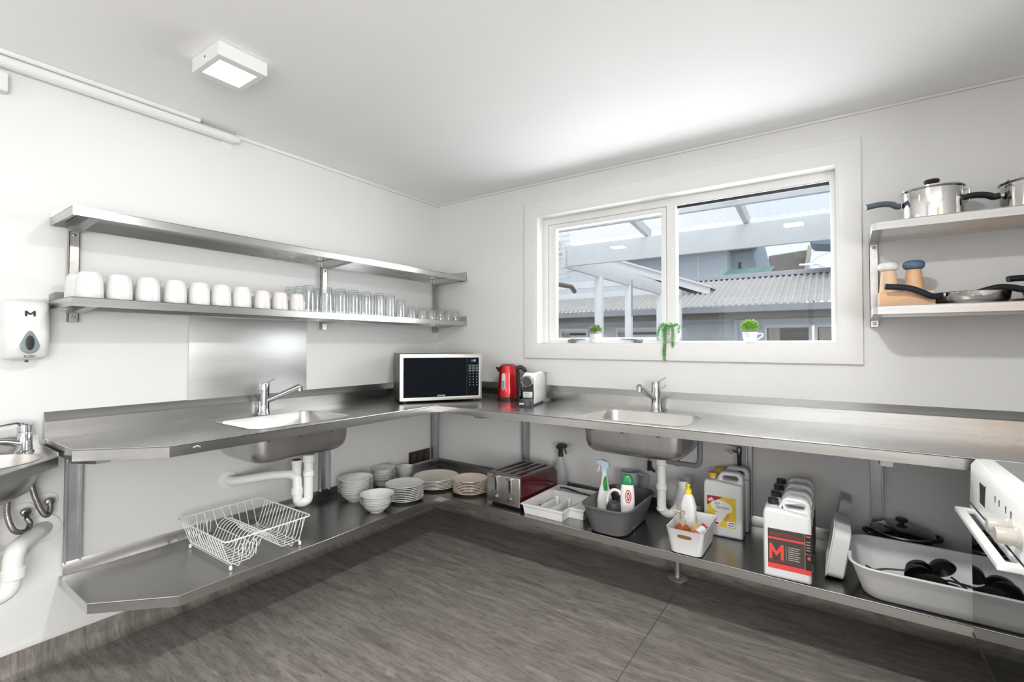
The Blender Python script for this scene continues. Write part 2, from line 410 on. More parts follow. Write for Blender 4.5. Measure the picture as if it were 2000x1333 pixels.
# rear window (behind the camera) with frame and panes
f = nb()
for x0, x1, z0, z1 in ((.95, 3.65, .75, .80), (.95, 3.65, 2.10, 2.15), (.95, 1.0, .80, 2.10), (3.60, 3.65, .80, 2.10), (2.27, 2.33, .80, 2.10)): box(f, x0, x1, YB - .08, YB + .02, z0, z1)
w2 = struct('window_2', f, TRIM)
p = nb(); box(p, 1.0, 3.6, YB - .055, YB - .05, .80, 2.10); obj('pane', p, GLASSP, w2)
# out-of-view glazed sliding door placed in the far right wall for side light, and a timber door in the rear wall, both seen only in reflections
f = nb()
for y0, y1, z0, z1 in ((-5.4, -3.3, .0, .08), (-5.4, -3.3, 2.10, 2.16), (-5.4, -5.33, .08, 2.1), (-3.37, -3.3, .08, 2.1), (-4.39, -4.31, .08, 2.1)): box(f, 4.92, 4.98, y0, y1, z0, z1)
w3 = struct('window_3', f, TRIM)
p = nb(); box(p, 4.945, 4.95, -5.33, -3.37, .08, 2.1); obj('pane', p, GLASSP, w3)
f = nb(); box(f, 3.9, 4.75, YB, YB + .04, 0, 2.03, bev=.004); d1 = struct('door_1', f, mat('varnished_timber', (.45, .24, .11), .4, var=.15, vscale=12, stretch=(1, 1, .1)))
p = nb(); tube(p, [(4.0, YB + .04, 1.0), (4.0, YB + .09, 1.0), (4.11, YB + .09, 1.0)], .009); obj('door_handle', p, CHROME, d1)
# coved vinyl skirting and white trim above
def cove(bm, p0, p1, nrm):
    prof = [(.003, .092), (.003, .05), (.006, .03), (.014, .014), (.03, .004), (.045, .0005), (0, .0005), (0, .092)]
    rs = [[(p[0] + nrm[0] * a, p[1] + nrm[1] * a, z) for a, z in prof] for p in (p0, p1)]
    rings(bm, rs)
bm = nb(); cove(bm, (0, YB, 0), (0, 0, 0), (1, 0)); struct('baseboard_left', bm, FLOOR)
bm = nb(); cove(bm, (0, 0, 0), (XR, 0, 0), (0, -1)); struct('baseboard_window', bm, FLOOR)
bm = nb(); box(bm, 0, .004, YB, 0, .092, .122, bev=.0015); struct('trim_1', bm, TRIM)
bm = nb(); box(bm, 0, .014, -1.56, 0, H - .018, H, bev=.003); struct('trim_2', bm, TRIM)
bm = nb(); box(bm, 0, XR, -.012, 0, H - .012, H, bev=.002); struct('trim_3', bm, TRIM)
bm = nb(); box(bm, 1.93, 1.934, -5.5, -.3, .0001, .0006); struct('floor_seam', bm, mat('floor_weld_rod', (.10, .095, .09), .6))
# window casing, reveal, sashes, panes
OX0, OX1, OZ0, OZ1 = .835, 2.74, 1.19, 2.272
w = nb()
slab(w, [(OX0, OZ0), (OX1, OZ0), (OX1, OZ1), (OX0, OZ1)], [[(WX0, WZ0), (WX1, WZ0), (WX1, WZ1), (WX0, WZ1)]], -.018, 0, 'xz', rnd=.004)
win = struct('window_1', w, TRIM)
w = nb(); slab(w, rr4(WX0 - .001, WX1 + .001, WZ0 - .001, WZ1 + .001), [rr4(WX0 + .012, WX1 - .012, WZ0 + .008, WZ1 - .013)], -.0165, .139, 'xz')
obj('window_reveal', w, TRIM, win, flat=True)
w = nb(); slab(w, rr4(.9415, 2.6385, 1.2925, 2.1625), [rr4(.975, 1.797, 1.306, 2.118), rr4(1.852, 2.615, 1.306, 2.118)], .075, .134, 'xz', rnd=.003)
obj('window_frame', w, TRIM, win)
w = nb(); slab(w, [(.978, 1.307), (1.793, 1.307), (1.793, 2.117), (.978, 2.117)], [[(1.035, 1.33), (1.762, 1.33), (1.762, 2.085), (1.035, 2.085)]], .082, .12, 'xz', rnd=.003)
sash = obj('window_sash', w, TRIM, win)
w = nb(); box(w, 1.03, 1.77, .100, .103, 1.325, 2.09); obj('pane', w, GLASSP, sash)
w = nb(); box(w, 1.852, 2.615, .100, .103, 1.306, 2.118); obj('pane', w, GLASSP, win)
w = nb(); box(w, 1.854, 2.612, .096, .1, 2.098, 2.116); obj('rubber_seal', w, BLACK, win)
for x, s in ((1.165, 1), (1.62, -1)):
    w = nb(); box(w, x - .028, x + .028, .062, .082, 1.298, 1.316, bev=.004); lathe(w, [(.013, 0), (.015, .006), (.010, .016)], (x, .06, 1.304), 12, ax='y')
    tube(w, [(x, .055, 1.312), (x + s * .05, .05, 1.318), (x + s * .105, .052, 1.319)], [.009, .006, .004], 8); xf(w, T(0, 0, 0))
    obj('window_latch', w, mat('dark_chrome', (.25, .25, .26), .25, .9), win)

# ================================================================== CEILING FITTINGS
def led_light(x, y, label, w_=.215, l_=.18, power=14):
    t = thing('ceiling_light', label, 'ceiling light', (x, y, 2.345), world=True, group='square ceiling lights')
    b = nb(); slab(b, [(x - w_ / 2, y - l_ / 2), (x + w_ / 2, y - l_ / 2), (x + w_ / 2, y + l_ / 2), (x - w_ / 2, y + l_ / 2)], [[(x - .07, y - .068), (x + .07, y - .068), (x + .07, y + .068), (x - .07, y + .068)]], 2.345, 2.399, 'xy', rnd=.003)
    obj('housing', b, WPLAS, t)
    b = nb(); box(b, x - .07, x + .07, y - .068, y + .068, 2.347, 2.352); obj('diffuser', b, LED, t)
    b = nb(); lathe(b, [(.004, -.002), (.004, .001)], (x, y - l_ / 2, 2.372), 10, ax='y'); obj('screw', b, DSTEEL, t)
    l = area('led_panel_glow', (x, y, 2.338), (0, 0, 0), .14, .136, power, (1, .985, .965)); l.parent = t; l.location = (0, 0, -.006)
led_light(.678, -1.90, 'small square white ceiling light, lit, above the hanging mug shelves', power=1.2)
led_light(2.33, -1.83, 'small square white ceiling light, lit, over the middle of the kitchen floor', power=31)
led_light(2.3, -4.3, 'added unseen square white ceiling light, lit, nearest the rear window', power=2)  # extra fixture behind the camera, added for room light
t = thing('conduit_pipe', 'white pipe running along the top of the mug shelf wall', 'pipe', (.03, -2.4, 2.36), world=True)
b = nb(); tube(b, [(.028, -5.4, 2.362), (.028, -1.58, 2.362)], .024, 14); obj('pipe', b, WPLAS, t)
b = nb(); tube(b, [(.028, -1.60, 2.362), (.028, -1.56, 2.366), (.012, -1.545, 2.378)], [.022, .02, .01], 12); obj('end_elbow', b, WPLAS, t)
b = nb(); lathe(b, [(.03, 0), (.03, .004), (.022, .008)], (0, -1.60, 2.34), 16, ax='x'); obj('wall_rose', b, WPLAS, t)
b = nb(); tube(b, [(.06, -5.4, 2.388), (.05, -1.75, 2.390)], .011, 10); obj('thin_cable_duct', b, WPLAS, t)
b = nb(); box(b, 0, .045, -2.55, -2.405, 2.245, 2.318, bev=.004); single('junction_box', b, WPLAS, 'small white box high on the wall above the soap dispenser', 'junction box', loc=(0, -2.48, 2.245))

# ================================================================== BENCH (worktop with welded upstands)
ZB = .905
BX, BY = .600, -.620
bench = thing('stainless_worktop', 'long L-shaped stainless steel worktop with raised back edge round two walls', 'worktop', (1.0, -.4, ZB), world=True)
LSX0, LSX1, LSY0, LSY1 = .115, .515, -1.70, -1.19       # sink under the mug shelves
RSX0, RSX1, RSY0, RSY1 = 1.525, 2.045, -.535, -.150      # sink under the window
outer = [(.026, -2.28), (.384, -2.28), (BX, -2.058), (BX, BY), (3.60, BY), (3.60, -.026), (.026, -.026)]
b = nb(); slab(b, outer, [rrect((LSX1 - LSX0) / 2, (LSY1 - LSY0) / 2, .06, 6, (LSX0 + LSX1) / 2, (LSY0 + LSY1) / 2), rrect((RSX1 - RSX0) / 2, (RSY1 - RSY0) / 2, .06, 6, (RSX0 + RSX1) / 2, (RSY0 + RSY1) / 2)], ZB - .002, ZB, 'xy')
obj('bench_top', b, STEEL, bench, flat=True)
b = nb(); slab(b, [(.03, -2.27), (.378, -2.27), (BX - .006, -2.05), (BX - .006, BY + .006), (3.59, BY + .006), (3.59, -.03), (.03, -.03)], [rrect((LSX1 - LSX0) / 2 + .01, (LSY1 - LSY0) / 2 + .01, .06, 6, (LSX0 + LSX1) / 2, (LSY0 + LSY1) / 2), rrect((RSX1 - RSX0) / 2 + .01, (RSY1 - RSY0) / 2 + .01, .06, 6, (RSX0 + RSX1) / 2, (RSY0 + RSY1) / 2)], ZB - .024, ZB - .003, 'xy')
obj('added_underside', b, mat('added_underside_grey', (.13, .13, .13), .7, var=.1), bench, flat=True)  # unseen dark board added so the lower shelf mirrors less brightness
edge = [(.026, -2.28), (.384, -2.28), (BX, -2.058), (BX, BY)]
b = nb(); band(b, edge, ZB - .040, ZB + .002, .0016); tube(b, [(x, y, ZB + .0015) for x, y in edge], .0028, 8); obj('front_edge', b, STEELY, bench)
b = nb(); band(b, [(BX, BY), (3.60, BY)], ZB - .040, ZB + .002, .0016); tube(b, [(BX, BY, ZB + .0015), (3.60, BY, ZB + .0015)], .0028, 8); obj('front_edge', b, STEELX, bench)
for nm, pts, mm in (('upstand', lambda a, z: [(a, -2.28, z), (a, -a, z)], STEELY), ('upstand', lambda a, z: [(a, -a, z), (3.60, -a, z)], STEELX)):
    b = nb(); prof = [(.026, ZB - .002), (.026, .972), (.022, .978), (.002, 1.010), (0.0005, 1.010), (.0005, .96), (.024, .96), (.024, ZB - .002)]
    rs = [[pts(a, z)[k] for a, z in prof] for k in (0, 1)]
    rings(b, rs); obj(nm, b, mm, bench, flat=True)
b = nb(); box(b, .0, .026, -2.282, -2.280, ZB, .972); obj('upstand_end', b, STEEL, bench)
b = nb(); tube(b, [(BX, -1.98, .888), (BX + .003, -1.965, .893), (BX, -1.955, .886)], .0022, 6); obj('weld_mark', b, mat('bright_weld', (.8, .8, .78), .3, .6), bench)

def sink(name, x0, x1, y0, y1, zb, label, wx, wy, side):
    t = thing(name, label, 'sink', ((x0 + x1) / 2, (y0 + y1) / 2, zb), world=True, group='inset stainless sinks')
    cx, cy, hx, hy = (x0 + x1) / 2, (y0 + y1) / 2, (x1 - x0) / 2, (y1 - y0) / 2
    b = nb()
    inn = [(hx + .012, hy + .012, ZB + .0008, .07), (hx + .002, hy + .002, ZB + .0006, .062), (hx - .003, hy - .003, ZB - .006, .06), (hx - .010, hy - .010, zb + .06, .06), (hx - .018, hy - .018, zb + .03, .06), (hx - .035, hy - .035, zb + .010, .06), (hx - .06, hy - .06, zb + .002, .06)]
    loft(b, inn, cx, cy, 6, cap0=False, cap1=True); obj('bowl', b, mat('sink_steel', (.66, .64, .61), .30, 1.0, var=.05, rvar=.04), t)
    b = nb(); o2 = [(a + .004, c + .004, z - .003, r) for a, c, z, r in inn[2:]]
    o2[0] = (o2[0][0], o2[0][1], ZB - .003, .062)
    loft(b, o2, cx, cy, 6, cap0=False, cap1=True); obj('bowl_underside', b, mat('satin_sink_underside', (.52, .52, .52), .36, 1.0, var=.06, vscale=30, stretch=(1, 1, .2), rvar=.06), t)
    b = nb(); lathe(b, [(.045, zb + .0045), (.040, zb + .006), (.03, zb + .003), (.012, zb + .003)], (wx, wy, 0), 20); obj('strainer', b, CHROME, t)
    b = nb()
    if side == 'y+':
        for k in range(3): box(b, cx + .07 + k * .014, cx + .078 + k * .014, y1 - .017, y1 - .013, ZB - .052, ZB - .030)
    else:
        for k in range(3): box(b, x1 - .016, x1 - .011, cy + k * .014, cy + .008 + k * .014, ZB - .048, ZB - .028)
    obj('overflow_slots', b, BLACK, t)
    ps = [(cx + d, y0 - .007) for d in (-.2, -.03, .15)] if side == 'x+' else [(x1 + .007, cy + d) for d in (-.2, -.05, .12)]
    for px_, py_ in ps:
        b = nb(); box(b, px_ - .008, px_ + .008, py_ - .004, py_ + .004, ZB - .062, ZB - .035, bev=.001); obj('clip', b, DSTEEL, t)
    return t
sink('inset_sink', LSX0, LSX1, LSY0, LSY1, .735, 'rectangular stainless sink bowl set in the bench below the steel splash plate', .315, -1.315, 'y+')
sink('inset_sink', RSX0, RSX1, RSY0, RSY1, .725, 'rectangular stainless sink bowl set in the bench below the window', 1.865, -.27, 'x+')

def mixer(x, y, ang, label, lev):
    t = thing('mixer_tap', label, 'tap', (x, y, ZB), group='bench mixer taps')
    b = nb(); lathe(b, [(.030, 0), (.030, .004), (.0260, .010), (.0248, .05), (.0248, .125), (.0235, .1255), (.0235, .128), (.0255, .129), (.0255, .163), (.024, .167), (.006, .168)], n=24); obj('tap_body', b, CHROME, t)
    b = nb(); d = Vector((math.cos(ang), math.sin(ang), 0)); p0 = Vector((0, 0, .065)); p1 = d * .19 + Vector((0, 0, .150))
    tube(b, [p0, p0.lerp(p1, .5), p1], [.0155, .0155, .0165], 14); q = p1 - d * .004
    tube(b, [q, q + Vector((0, 0, -.026))], .0150, 14); obj('spout', b, CHROME, t)
    b = nb(); e = Vector((math.cos(lev), math.sin(lev), 0)); tube(b, [Vector((0, 0, .166)) + e * .008, Vector((0, 0, .192)) + e * .055], [.0045, .0038], 10); obj('lever', b, CHROME, t)
mixer(.060, -1.420, math.radians(40), 'chrome single lever mixer tap in front of the steel splash plate', math.radians(50))
mixer(1.780, -.088, math.radians(-100), 'chrome single lever mixer tap standing below the window', math.radians(20))

# steel splash plate
b = nb(); box(b, .001, .005, -1.766, -1.137, 1.008, 1.421, bev=.001); single('splash_plate', b, PLATE, 'dull flat steel sheet fixed to the wall under the mug shelf', 'splashback', loc=(.003, -1.45, 1.01))

# ================================================================== LOWER SHELF
ZL = .33; LX, LY = .577, -.572
low = thing('stainless_undershelf', 'L-shaped stainless steel lower shelf running under the whole bench', 'shelf', (1.0, -.4, ZL), world=True)
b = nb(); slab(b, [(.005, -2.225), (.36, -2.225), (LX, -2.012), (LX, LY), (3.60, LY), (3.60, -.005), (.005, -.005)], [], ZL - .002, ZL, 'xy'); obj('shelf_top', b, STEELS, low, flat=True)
e2 = [(.0, -2.225), (.36, -2.225), (LX, -2.012), (LX, LY)]
b = nb(); band(b, e2, ZL - .036, ZL + .0015, .0016); tube(b, [(x, y, ZL + .001) for x, y in e2], .002, 6); obj('front_edge', b, STEELY, low)
b = nb(); band(b, [(LX, LY), (3.60, LY)], ZL - .036, ZL + .0015, .0016); tube(b, [(LX, LY, ZL + .001), (3.60, LY, ZL + .001)], .002, 6); obj('front_edge', b, STEELX, low)
b = nb(); box(b, .001, .004, -2.215, 0, ZL, .385, bev=.001); obj('upstand', b, STEELY, low)
b = nb(); box(b, .004, 3.60, -.004, -.001, ZL, .385, bev=.001); obj('upstand', b, STEELX, low)
t = thing('support_foot', 'short round steel foot under the lower shelf with a floor flange', 'shelf foot', (1.90, -.107, 0), world=True)
b = nb(); lathe(b, [(.019, .006), (.019, ZL - .003)], (1.9, -.107, 0), 16); obj('tube', b, mat('satin_tube', (.55, .54, .5), .35, .9), t)
b = nb(); lathe(b, [(.055, .0005), (.055, .005), (.045, .008), (.021, .012)], (1.9, -.107, 0), 24); obj('flange', b, mat('satin_tube', (.55, .54, .5), .35, .9), t)

# wall channels that carry the bench and the lower shelf, each with a tapered arm
def carrier(kind, a, z0, z1, width, label, arm=.55):
    wall = kind == 'left'
    loc = (.02, a, z0) if wall else (a, -.02, z0)
    t = thing('bench_bracket', label, 'bracket', loc, world=True, group='wall channels under the bench')
    def m(bx):  # bx: (along0, along1, out0, out1, z0, z1)
        a0, a1, o0, o1, q0, q1 = bx
        return (o0, o1, a0, a1, q0, q1) if wall else (a0, a1, -o1, -o0, q0, q1)
    b = nb(); h = width / 2
    box(b, *m((a - h, a + h, .005, .009, z0, z1))); box(b, *m((a - h, a - h + .004, .005, .034, z0, z1))); box(b, *m((a + h - .004, a + h, .005, .034, z0, z1)))
    obj('channel', b, GALV, t, flat=True)
    b = nb(); c0, c1 = a - h + .004, a + h - .004
    pr = [(.026, ZB - .026), (.026, ZB - .105), (.08, ZB - .105), (arm, ZB - .064), (arm, ZB - .026)]
    if wall: rings(b, [[(o, c0, z) for o, z in pr], [(o, c1, z) for o, z in pr]])
    else: rings(b, [[(c0, -o, z) for o, z in pr], [(c1, -o, z) for o, z in pr]])
    obj('arm', b, GALV, t, flat=True)
    for z in (z1 - .17, z0 + .12):
        b = nb(); p = (.009, a, z) if wall else (a, -.009, z)
        lathe(b, [(.005, -.001), (.0045, .003)], p, 8, ax='x') if wall else lathe(b, [(.005, .001), (.0045, -.003)], p, 8, ax='y')
        obj('bolt', b, GALV, t)
carrier('left', -2.190, .386, .86, .052, 'steel wall channel beside the hand basin pipes', .38)
carrier('left', -1.02, .386, .86, .065, 'steel wall channel behind the white drain trap', .08)
carrier('left', -.045, .386, .86, .06, 'steel wall channel in the corner beside the dark socket plate', .50)
carrier('window', .85, .386, .86, .045, 'steel wall channel behind the red toaster', .56)
carrier('window', 2.25, .386, .86, .026, 'narrow steel wall channel behind the yellow capped canisters', .30)
carrier('window', 2.782, .386, .86, .044, 'steel wall channel behind the leaning white trays', .59)

# ================================================================== WALL SHELVES
def shelf_unit(kind, a0, a1, zs, label, depth, end_up, cat='shelf', group=None):
    for z, lb in zip(zs, label):
        left = kind == 'left'
        loc = (.15, (a0 + a1) / 2, z) if left else ((a0 + a1) / 2, -.15, z)
        t = thing('wall_shelf', lb, 'shelf', loc, world=True, group=group)
        b = nb()
        if left: box(b, .002, depth, a0, a1, z - .0015, z)
        else: box(b, a0, a1, -depth, -.002, z - .0015, z)
        obj('shelf_board', b, STEELY if left else SHELFX, t, flat=True)
        b = nb()
        if left: band(b, [(.002, a0), (depth, a0), (depth, a1)], z - .034, z + .001, .0016)
        else: band(b, [(a0, -.002), (a0, -depth), (a1, -depth)], z - .034, z + .001, .0016)
        obj('front_lip', b, STEELY if left else SHELFX, t)
        b = nb()
        if left:
            slab(b, [(a0, z - .034), (a1, z - .034), (a1, z + .038), (a0 + .02, z + .038), (a0, z + .025)], [], .0005, .0035, 'yz')
            if end_up: box(b, .0035, depth, a1 - .003, a1, z - .034, z + .038)
        else:
            slab(b, [(a0, z - .034), (a1, z - .034), (a1, z + .030), (a0, z + .030)], [], -.0035, -.0005, 'xz')
        obj('back_lip', b, STEEL, t, flat=True)
def shelf_post(kind, a, z0, z1, arms, label, depth=.25, group='shelf standards'):
    wall = kind == 'left'
    t = thing('shelf_bracket', label, 'bracket', (.01, a, z0) if wall else (a, -.01, z0), world=True, group=group)
    def m(a0, a1, o0, o1, q0, q1): return (o0, o1, a0, a1, q0, q1) if wall else (a0, a1, -o1, -o0, q0, q1)
    h = .0165
    b = nb(); box(b, *m(a - h, a + h, .004, .006, z0, z1)); box(b, *m(a - h, a - h + .002, .004, .030, z0, z1)); box(b, *m(a + h - .002, a + h, .004, .030, z0, z1)); box(b, *m(a - h, a + h, .028, .030, z0, z1))
    obj('post', b, mat('steel_standard', (.50, .49, .47), .33, 1.0, var=.12, vscale=30, rvar=.08), t, flat=True)
    f3 = (lambda o, y, zz: (o, y, zz)) if wall else (lambda o, y, zz: (y, -o, zz))
    for z in arms:
        b = nb(); pr = [(.031, z - .0035), (.031, z - .050), (.060, z - .050), (depth, z - .032), (depth, z - .0035)]
        rings(b, [[f3(o, a - h - .001, q) for o, q in pr], [f3(o, a + h + .001, q) for o, q in pr]])
        obj('arm', b, GALV, t, flat=True)
        b = nb(); p = (.030, a, z - .064) if wall else (a, -.030, z - .064)
        lathe(b, [(.007, -.001), (.007, .002), (.003, .005)], p, 10, ax='x') if wall else lathe(b, [(.007, .001), (.007, -.002), (.003, -.005)], p, 10, ax='y')
        obj('screw', b, CHROME, t)
ZS1, ZS2 = 1.80, 1.460
shelf_unit('left', -2.272, -.003, (ZS1, ZS2), ('long empty stainless wall shelf above the mugs', 'long stainless wall shelf holding the mugs and glasses'), .305, True, group='mug wall shelves')
for a, lb in ((-2.203, 'vertical steel shelf standard beside the soap dispenser'), (-1.035, 'vertical steel shelf standard behind the tall glasses'), (-.045, 'vertical steel shelf standard in the corner behind the small glasses')):
    shelf_post('left', a, 1.376, 1.796, (ZS1, ZS2), lb, .28)
shelf_unit('window', 2.778, 3.60, (ZS1, 1.446), ('stainless wall shelf holding the saucepans', 'stainless wall shelf holding the mills and frying pans'), .30, False, group='pan wall shelves')
shelf_post('window', 2.782, 1.368, 1.77, (ZS1, 1.446), 'vertical steel shelf standard next to the window casing', .28)
shelf_post('window', 3.45, 1.368, 1.77, (ZS1, 1.446), 'vertical steel shelf standard near the stove end', .28)

# ================================================================== MUGS AND GLASSES
def mug(kind, label):
    t = thing('mug', label, 'mug')
    b = nb()
    if kind == 'e': pr = [(.0425, 0), (.0438, .003), (.0434, .03), (.0412, .070), (.0378, .092), (.030, .102), (.012, .105)]
    else: pr = [(.0385, 0), (.0395, .003), (.0385, .03), (.0350, .075), (.0325, .088), (.027, .093), (.012, .094)]
    inn = [(r - .004, max(z - .005, 0)) for r, z in pr[::-1]][:-1] + [(pr[0][0] - .003, 0)]
    lathe(b, [pr[0]] + pr[1:], n=28, cap0=False); lathe(b, inn, n=28, cap0=True, cap1=False)
    rings_join = None
    obj('cup', b, CERAE if kind == 'e' else CREAM_W, t)
    b = nb(); tube(b, smooth_path([(-.040, 0, .02), (-.062, 0, .028), (-.064, 0, .052), (-.037, 0, .066)], 5), .0055, 8, flat=1.3); obj('handle', b, CERA, t)
    return t
CREAM_W = mat('plain_white_ceramic', (.70, .675, .65), .15, var=.01, coat=.3)
fy = [-2.205, -2.112, -2.016, -1.916, -1.821, -1.728, -1.634, -1.534, -1.441, -1.347]
me_ = mp_ = None
for row, (x, nm) in enumerate(((.243, 'front'), (.125, 'back'))):
    for i, y in enumerate(fy):
        k = 'e' if i < 7 else 'p'
        lb = ('embossed' if k == 'e' else 'plain') + ' white upturned mug, %s from the soap dispenser in the %s row' % (NTH[i], nm)
        src = me_ if k == 'e' else mp_
        yy = y - (.0 if row == 0 else .004)
        if src is None:
            o = mug(k, lb); o['group'] = 'upturned mugs on the wall shelf'; o.location = (x, yy, ZS2 + .001); o.rotation_euler = (0, 0, math.radians(12))
            if k == 'e': me_ = o
            else: mp_ = o
        else: dup(src, (x, yy, ZS2 + .001), math.radians(8 + 9 * (i % 3)), lb, 'upturned mugs on the wall shelf')
def tumbler(h, r0, r1, label):
    b = nb(); th = .0018
    lathe(b, [(r0, 0), (r0 + .0004, .002), ((r0 + r1) / 2, h * .5), (r1, h - .006), (r1 - .003, h), (.004, h)], n=24, cap0=False)
    lathe(b, [(.004, h - .012), (r1 - th - .003, h - .012), (r1 - th, h - .02), (r0 - th, 0)], n=24, cap0=True, cap1=False)
    # rim joining the two walls
    o = obj('tumbler', b, TUMB); tag(o, label, 'glass'); return o
ty = [-1.282, -1.171, -1.08, -.991, -.898, -.799, -.708, -.616]
first = None
for row, (x, nm) in enumerate(((.250, 'front'), (.170, 'middle'), (.090, 'back'))):
    for i, y in enumerate(ty):
        if row and i == 7: continue
        lb = 'tall clear glass turned upside down, %s after the mugs in the %s row' % (NTH[i], nm)
        hh = 1.0 if i < 7 else .82
        yy = y - .006 * row
        if first is None: first = tumbler(.145, .0325, .0285, lb); first['group'] = 'tall glasses on the mug shelf'; o = first
        else:
            o = first.copy(); COL.objects.link(o); o['label'] = lb
        o.location = (x, yy, ZS2 + .0005); o.scale = (1, 1, hh)
sy = [-.524, -.418, -.321, -.231, -.148, -.068]
first = None
for row, (x, nm) in enumerate(((.250, 'front'), (.150, 'back'))):
    for i, y in enumerate(sy):
        lb = 'short clear glass turned upside down, %s after the tall ones in the %s row' % (NTH[i], nm)
        if first is None: first = tumbler(.078, .0345, .027, lb); first['group'] = 'short glasses at the corner end of the shelf'; o = first
        else:
            o = first.copy(); COL.objects.link(o); o['label'] = lb
        o.location = (x, y - .004 * row, ZS2 + .0005)

# ================================================================== SOAP DISPENSER
t = thing('soap_dispenser', 'white wall soap dispenser with grey teardrop push button', 'soap dispenser', (0, -2.352, 1.225), world=True)
b = nb(); cy = -2.345
lv = []
for z, hw, dx in ((1.222, .030, .06), (1.226, .052, .085), (1.24, .060, .105), (1.30, .0625, .118), (1.38, .064, .112), (1.43, .0645, .098), (1.446, .062, .088), (1.452, .055, .07)):
    pts = []
    for a in range(0, 181, 12):
        c, s = math.cos(math.radians(a)), math.sin(math.radians(a))
        pts.append((.001 + dx * (abs(s) ** .35), cy - hw * (abs(c) ** .6) * (1 if c > 0 else -1), z))
    lv.append(pts)
rings(b, lv); obj('cover', b, WPLAS, t, angle=60)
b = nb(); lathe(b, [(.005, -.008), (.005, 0)], (.07, cy, 1.222), 10); obj('nozzle', b, BLACK, t)
def tear(n=28, s=1.0):
    out = []
    for i in range(n):
        a = 2 * PI * i / n; yy = math.sin(a) * (.0270 if math.cos(a) < 0 else .0270 * (1 - .42 * math.cos(a))); out.append((cy + yy * s, 1.280 + (math.cos(a) * (.055 if math.cos(a) > 0 else .032)) * s))
    return out
b = nb(); slab(b, tear(), [], .110, .1205, 'yz', rnd=.003); bt = obj('push_button', b, mat('grey_green_button', (.22, .26, .27), .25, var=.05), t)
b = nb(); slab(b, [(cy + math.sin(a / 10 * PI) * .0125, 1.289 + math.cos(a / 10 * PI) * .028) for a in range(20)], [], .120, .1222, 'yz', rnd=.001); obj('sight_window', b, BLACK, bt)
b = text_bm('PUSH', .0125); xf(b, T(.1155, cy, 1.237) @ Matrix.Rotation(PI / 2, 4, 'Z') @ Matrix.Rotation(PI / 2, 4, 'X')); obj('lettering', b, BLKP, t, flat=True)
def letter_M(w, h, s=.26):
    return [(-w / 2, -h / 2), (-w / 2 + s * w * .8, -h / 2), (-w / 2 + s * w * .8, h * .08), (0, -h * .28), (w / 2 - s * w * .8, h * .08), (w / 2 - s * w * .8, -h / 2), (w / 2, -h / 2), (w / 2, h / 2), (w / 2 - s * w * .65, h / 2), (0, h * .02), (-w / 2 + s * w * .65, h / 2), (-w / 2, h / 2)]
b = nb(); slab(b, [(cy + .001 + x, 1.4 + z) for x, z in letter_M(.029, .021)], [], .1085, .1115, 'yz'); obj('logo', b, BLKP, t, flat=True)

# ================================================================== MICROWAVE
A = Vector((.340, -.705)); D = Vector((.578, .816)); N = Vector((.816, -.578)); mw = .545; mh = .303; md = .345
ctr = A + D * (mw / 2) - N * (md / 2)
t = thing('microwave_oven', 'steel framed microwave with black glass front standing across the corner', 'microwave', (ctr.x, ctr.y, ZB), math.atan2(D.y, D.x))
# local: x along the front, y towards the back, z up; front at y=-md/2
b = nb(); box(b, -mw / 2, mw / 2, -md / 2 + .012, md / 2, .014, .014 + mh, bev=.004); obj('body', b, mat('dark_grey_enamel', (.09, .09, .09), .35, .3), t)
b = nb(); slab(b, [(-mw / 2, .014), (mw / 2, .014), (mw / 2, .014 + mh), (-mw / 2, .014 + mh)], [[(-mw / 2 + .024, .036), (mw / 2 - .022, .036), (mw / 2 - .022, mh - .012), (-mw / 2 + .024, mh - .012)]], -md / 2, -md / 2 + .012, 'xz', rnd=.002); obj('front_frame', b, mat('microwave_frame_steel', (.50, .49, .46), .40, 1.0, var=.04), t)
b = nb(); box(b, -mw / 2 + .024, mw / 2 - .105, -md / 2 + .003, -md / 2 + .010, .036, mh - .012); obj('door_glass', b, BLACKG, t, flat=True)
b = nb(); box(b, mw / 2 - .1035, mw / 2 - .022, -md / 2 + .003, -md / 2 + .010, .036, mh - .012); cp = obj('control_panel', b, BLACKG, t, flat=True)
b = text_bm('1:03', .020); xf(b, T(mw / 2 - .058, -md / 2 + .0025, mh - .032) @ Matrix.Rotation(PI / 2, 4, 'X')); obj('clock_digits', b, DISP, cp, flat=True)
b = nb()
for r in range(3):
    for c in range(3): box(b, mw / 2 - .092 + c * .024, mw / 2 - .074 + c * .024, -md / 2 + .0018, -md / 2 + .003, mh - .072 - r * .017, mh - .060 - r * .017)
obj('soft_keys', b, mat('grey_key', (.10, .11, .12), .4), cp, flat=True)
b = nb()
for r in range(5):
    for c in range(3): box(b, mw / 2 - .086 + c * .024, mw / 2 - .081 + c * .024, -md / 2 + .0018, -md / 2 + .003, mh - .122 - r * .019, mh - .117 - r * .019)
obj('number_keys', b, mat('pale_key_print', (.45, .47, .5), .5), cp, flat=True)
b = nb(); box(b, -.001, .001, -md / 2 + .001, -md / 2 + .004, .02, mh); xf(b, T(mw / 2 - .1042, 0, 0)); obj('door_gap', b, BLACK, t)
b = text_bm('samsung', .015); xf(b, T(-.005, -md / 2 + .0022, .046) @ Matrix.Rotation(PI / 2, 4, 'X')); obj('lettering', b, WHITET, t, flat=True)
for sx in (-1, 1):
    for sy_ in (-1, 1):
        b = nb(); lathe(b, [(.014, 0), (.012, .015)], (sx * (mw / 2 - .04), sy_ * (md / 2 - .04), 0), 12); obj('foot', b, BLACK, t)

